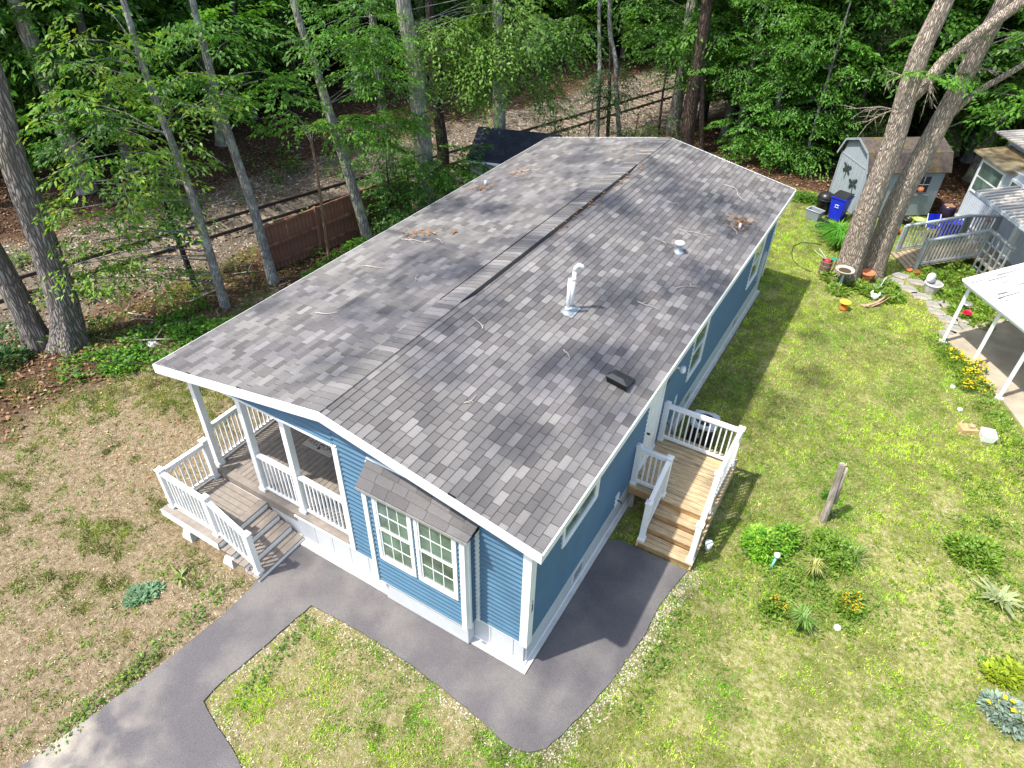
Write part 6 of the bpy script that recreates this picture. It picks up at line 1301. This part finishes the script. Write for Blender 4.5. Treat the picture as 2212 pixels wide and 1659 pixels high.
for sx in (-.2, .2): MB().tube([(sx, -.2, 0), (sx, .2, .75)], .015, 6).tube([(sx, .2, 0), (sx, -.22, .42)], .015, 6).obj('chair_frame', PVC, ch)
MB().box(-.2, .2, -.2, .12, .4, .42).obj('seat', BL, ch); m = MB(); m.add([(-.2, .1, .5), (.2, .1, .5), (.2, .2, .75), (-.2, .2, .75)], [(0, 1, 2, 3)]); m.obj('backrest', BL, ch)
# hose
m = MB(); hpts = [(1.0, 17.4), (.7, 17.35), (.4, 17.2), (.25, 16.8), (.3, 16.3), (.45, 15.8), (.75, 15.45), (1.1, 15.35)]
m.tube([(x, y, .03) for x, y in hpts], .011, 6); tag(m.obj('garden_hose', mat('green_hose', (.02, .05, .03), .5)), 'dark green hose curling on the lawn behind the roof corner', 'hose')
# wooden post in lawn
wp = thing('wooden_post', 'weathered split post stump standing in the middle of the right lawn', 'post', (3.35, 5.45, 0)); m = MB()
m.tube([(0, 0, -.05), (-.02, .01, .5), (-.06, .01, 1.0), (-.09, .02, 1.42)], [.075, .066, .06, .055], 9, smooth=False); m.obj('post', GREYW, wp); m = MB(); m.tube([(.07, .0, .5), (.03, .02, .9), (.0, .03, 1.36)], [.03, .028, .02], 6); m.obj('splinter', GREYW, wp)
m = MB(); m.tube([(.06, -.03, .35), (.12, -.03, .2), (.1, -.02, .05)], .007, 5); m.obj('wire', BLACKM, wp)
# birdhouse-like boxes
wb = thing('birdhouse', 'weathered wooden birdhouse lying on its back on the lawn', 'birdhouse', (5.55, 9.8, 0), .5); MB().box(-.17, .17, -.12, .12, 0, .1).obj('box_body', mat('pale_plywood', (.46, .3, .15), .8, .15, 8), wb); MB().box(.0, .12, -.05, .05, .101, .15).obj('perch_block', DWM, wb); MB().bar((-.1, .15, .03), (.05, .3, .05), .03, .03).obj('strip', DWM, wb)
wt = thing('white_box', 'white slotted plastic box with grey lid slits beside the birdhouse', 'box', (5.92, 9.7, 0), .2); taper(-.12, .12, -.13, .13, 0, -.145, .145, -.16, .16, .2).obj('box_body', WHITE, wt, bevel=.015); MB().box(-.05, .05, .08, .10, .199, .204).box(-.09, .09, -.02, -.005, .199, .204).box(-.09, .09, -.09, -.075, .199, .204).obj('slot', TG, wt)
for lab, x, y in (('white plastic cup on the bare ground by the yellow flowers', 5.17, 11.35), ('white dish on the lawn edge below the yellow flowers', 5.37, 10.5), ('white pebble like cup on the lawn below the flowered bushes', 4.0, 3.2)):
    t = thing('white_cup', lab, 'cup', (x, y, 0)); MB().lathe([(0, .05), (.05, .05), (.06, .0), (0, 0)], seg=12).obj('cup', PVC, t)
sl_ = thing('solar_light', 'pale solar garden light leaning in the light green bush', 'light', (2.78, 3.8, 0)); MB().tube([(0, 0, 0), (.02, .06, .3)], .02, 8).obj('stem', mat('aqua_plastic', (.25, .62, .6), .4), sl_); MB().lathe([(0, .3), (.05, .3), (.055, .34), (.03, .38), (0, .385)], (.02, .06, 0), 12).obj('globe', PVC, sl_)
for i, (x, y, r0) in enumerate(((1.75, -.1, .5), )): pass
# sticks and rocks near the oaks, left
for lab, x, y, a, L_ in (('pale stick lying by the ground cover near the big left oak', -12.4, 2.3, .4, 1.2), ('second pale stick left of the ground cover', -12.0, 2.9, .2, 1.0), ('thin fallen branch arching by the slim beech', -12.9, 4.2, 1.2, 1.3), ('broken branch beside the railway edge', -13.6, 6.2, .5, 1.2), ('long dead branch on the woodland floor beside the railway', -14.2, 3.2, .1, 1.5)):
    m = MB(); m.tube([(0, 0, .03), (L_*.4*math.cos(a), L_*.4*math.sin(a), .12), (L_*math.cos(a+.2), L_*math.sin(a+.2), .05)], [.022, .016, .007], 6); m.tube([(L_*.4*math.cos(a), L_*.4*math.sin(a), .12), (L_*.6*math.cos(a+.9), L_*.6*math.sin(a+.9), .2)], [.012, .005], 5)
    tag(m.obj('fallen_branch', TWIG, loc=(x, y, float(gz(x, y)))), lab, 'branch', 'fallen branches')
r9 = random.Random(9)
bm9 = MB()
for _ in range(160):
    x = r9.uniform(-20, -8); y = r9.uniform(0, 26)
    if track_d(np.array(x), np.array(y)) > 7.5 or abs(float(track_d(np.array(x), np.array(y)))) < 1.3 or x > -11.6+.12*(y-4) and y < 15: continue
    a = r9.uniform(0, 6.28); l = r9.uniform(.3, 1.1); z = float(gz(x, y)); bm9.tube([(x, y, z+.02), (x+math.cos(a)*l*.5, y+math.sin(a)*l*.5, z+.06), (x+math.cos(a+.3)*l, y+math.sin(a+.3)*l, z+.03)], [.014, .01, .004], 4)
tag(bm9.obj('forest_sticks', TWIG), 'dead sticks strewn over the floor of the woods by the railway', 'sticks', kind='stuff')
m = MB(); m.lathe([(0, .12), (.1, .1), (.16, .03), (.14, 0)], seg=9, smooth=False); m.v = [(a*rnd.uniform(.8, 1.2), b*rnd.uniform(.8, 1.2), c) for a, b, c in m.v]; tag(m.obj('rock', CONC, loc=(-12.0, 2.4, 0)), 'small grey rock in the ground cover right of the big left oak', 'rock')
m = MB(); m.tube([(-13.3, .7, .2), (-12.2, 1.0, .25), (-10.8, 1.75, .35), (-9.5, 2.4, .5)], .012, 5); tag(m.obj('cord', BK_DARK), 'thin dark line of cord stretched low across the left yard', 'cord')
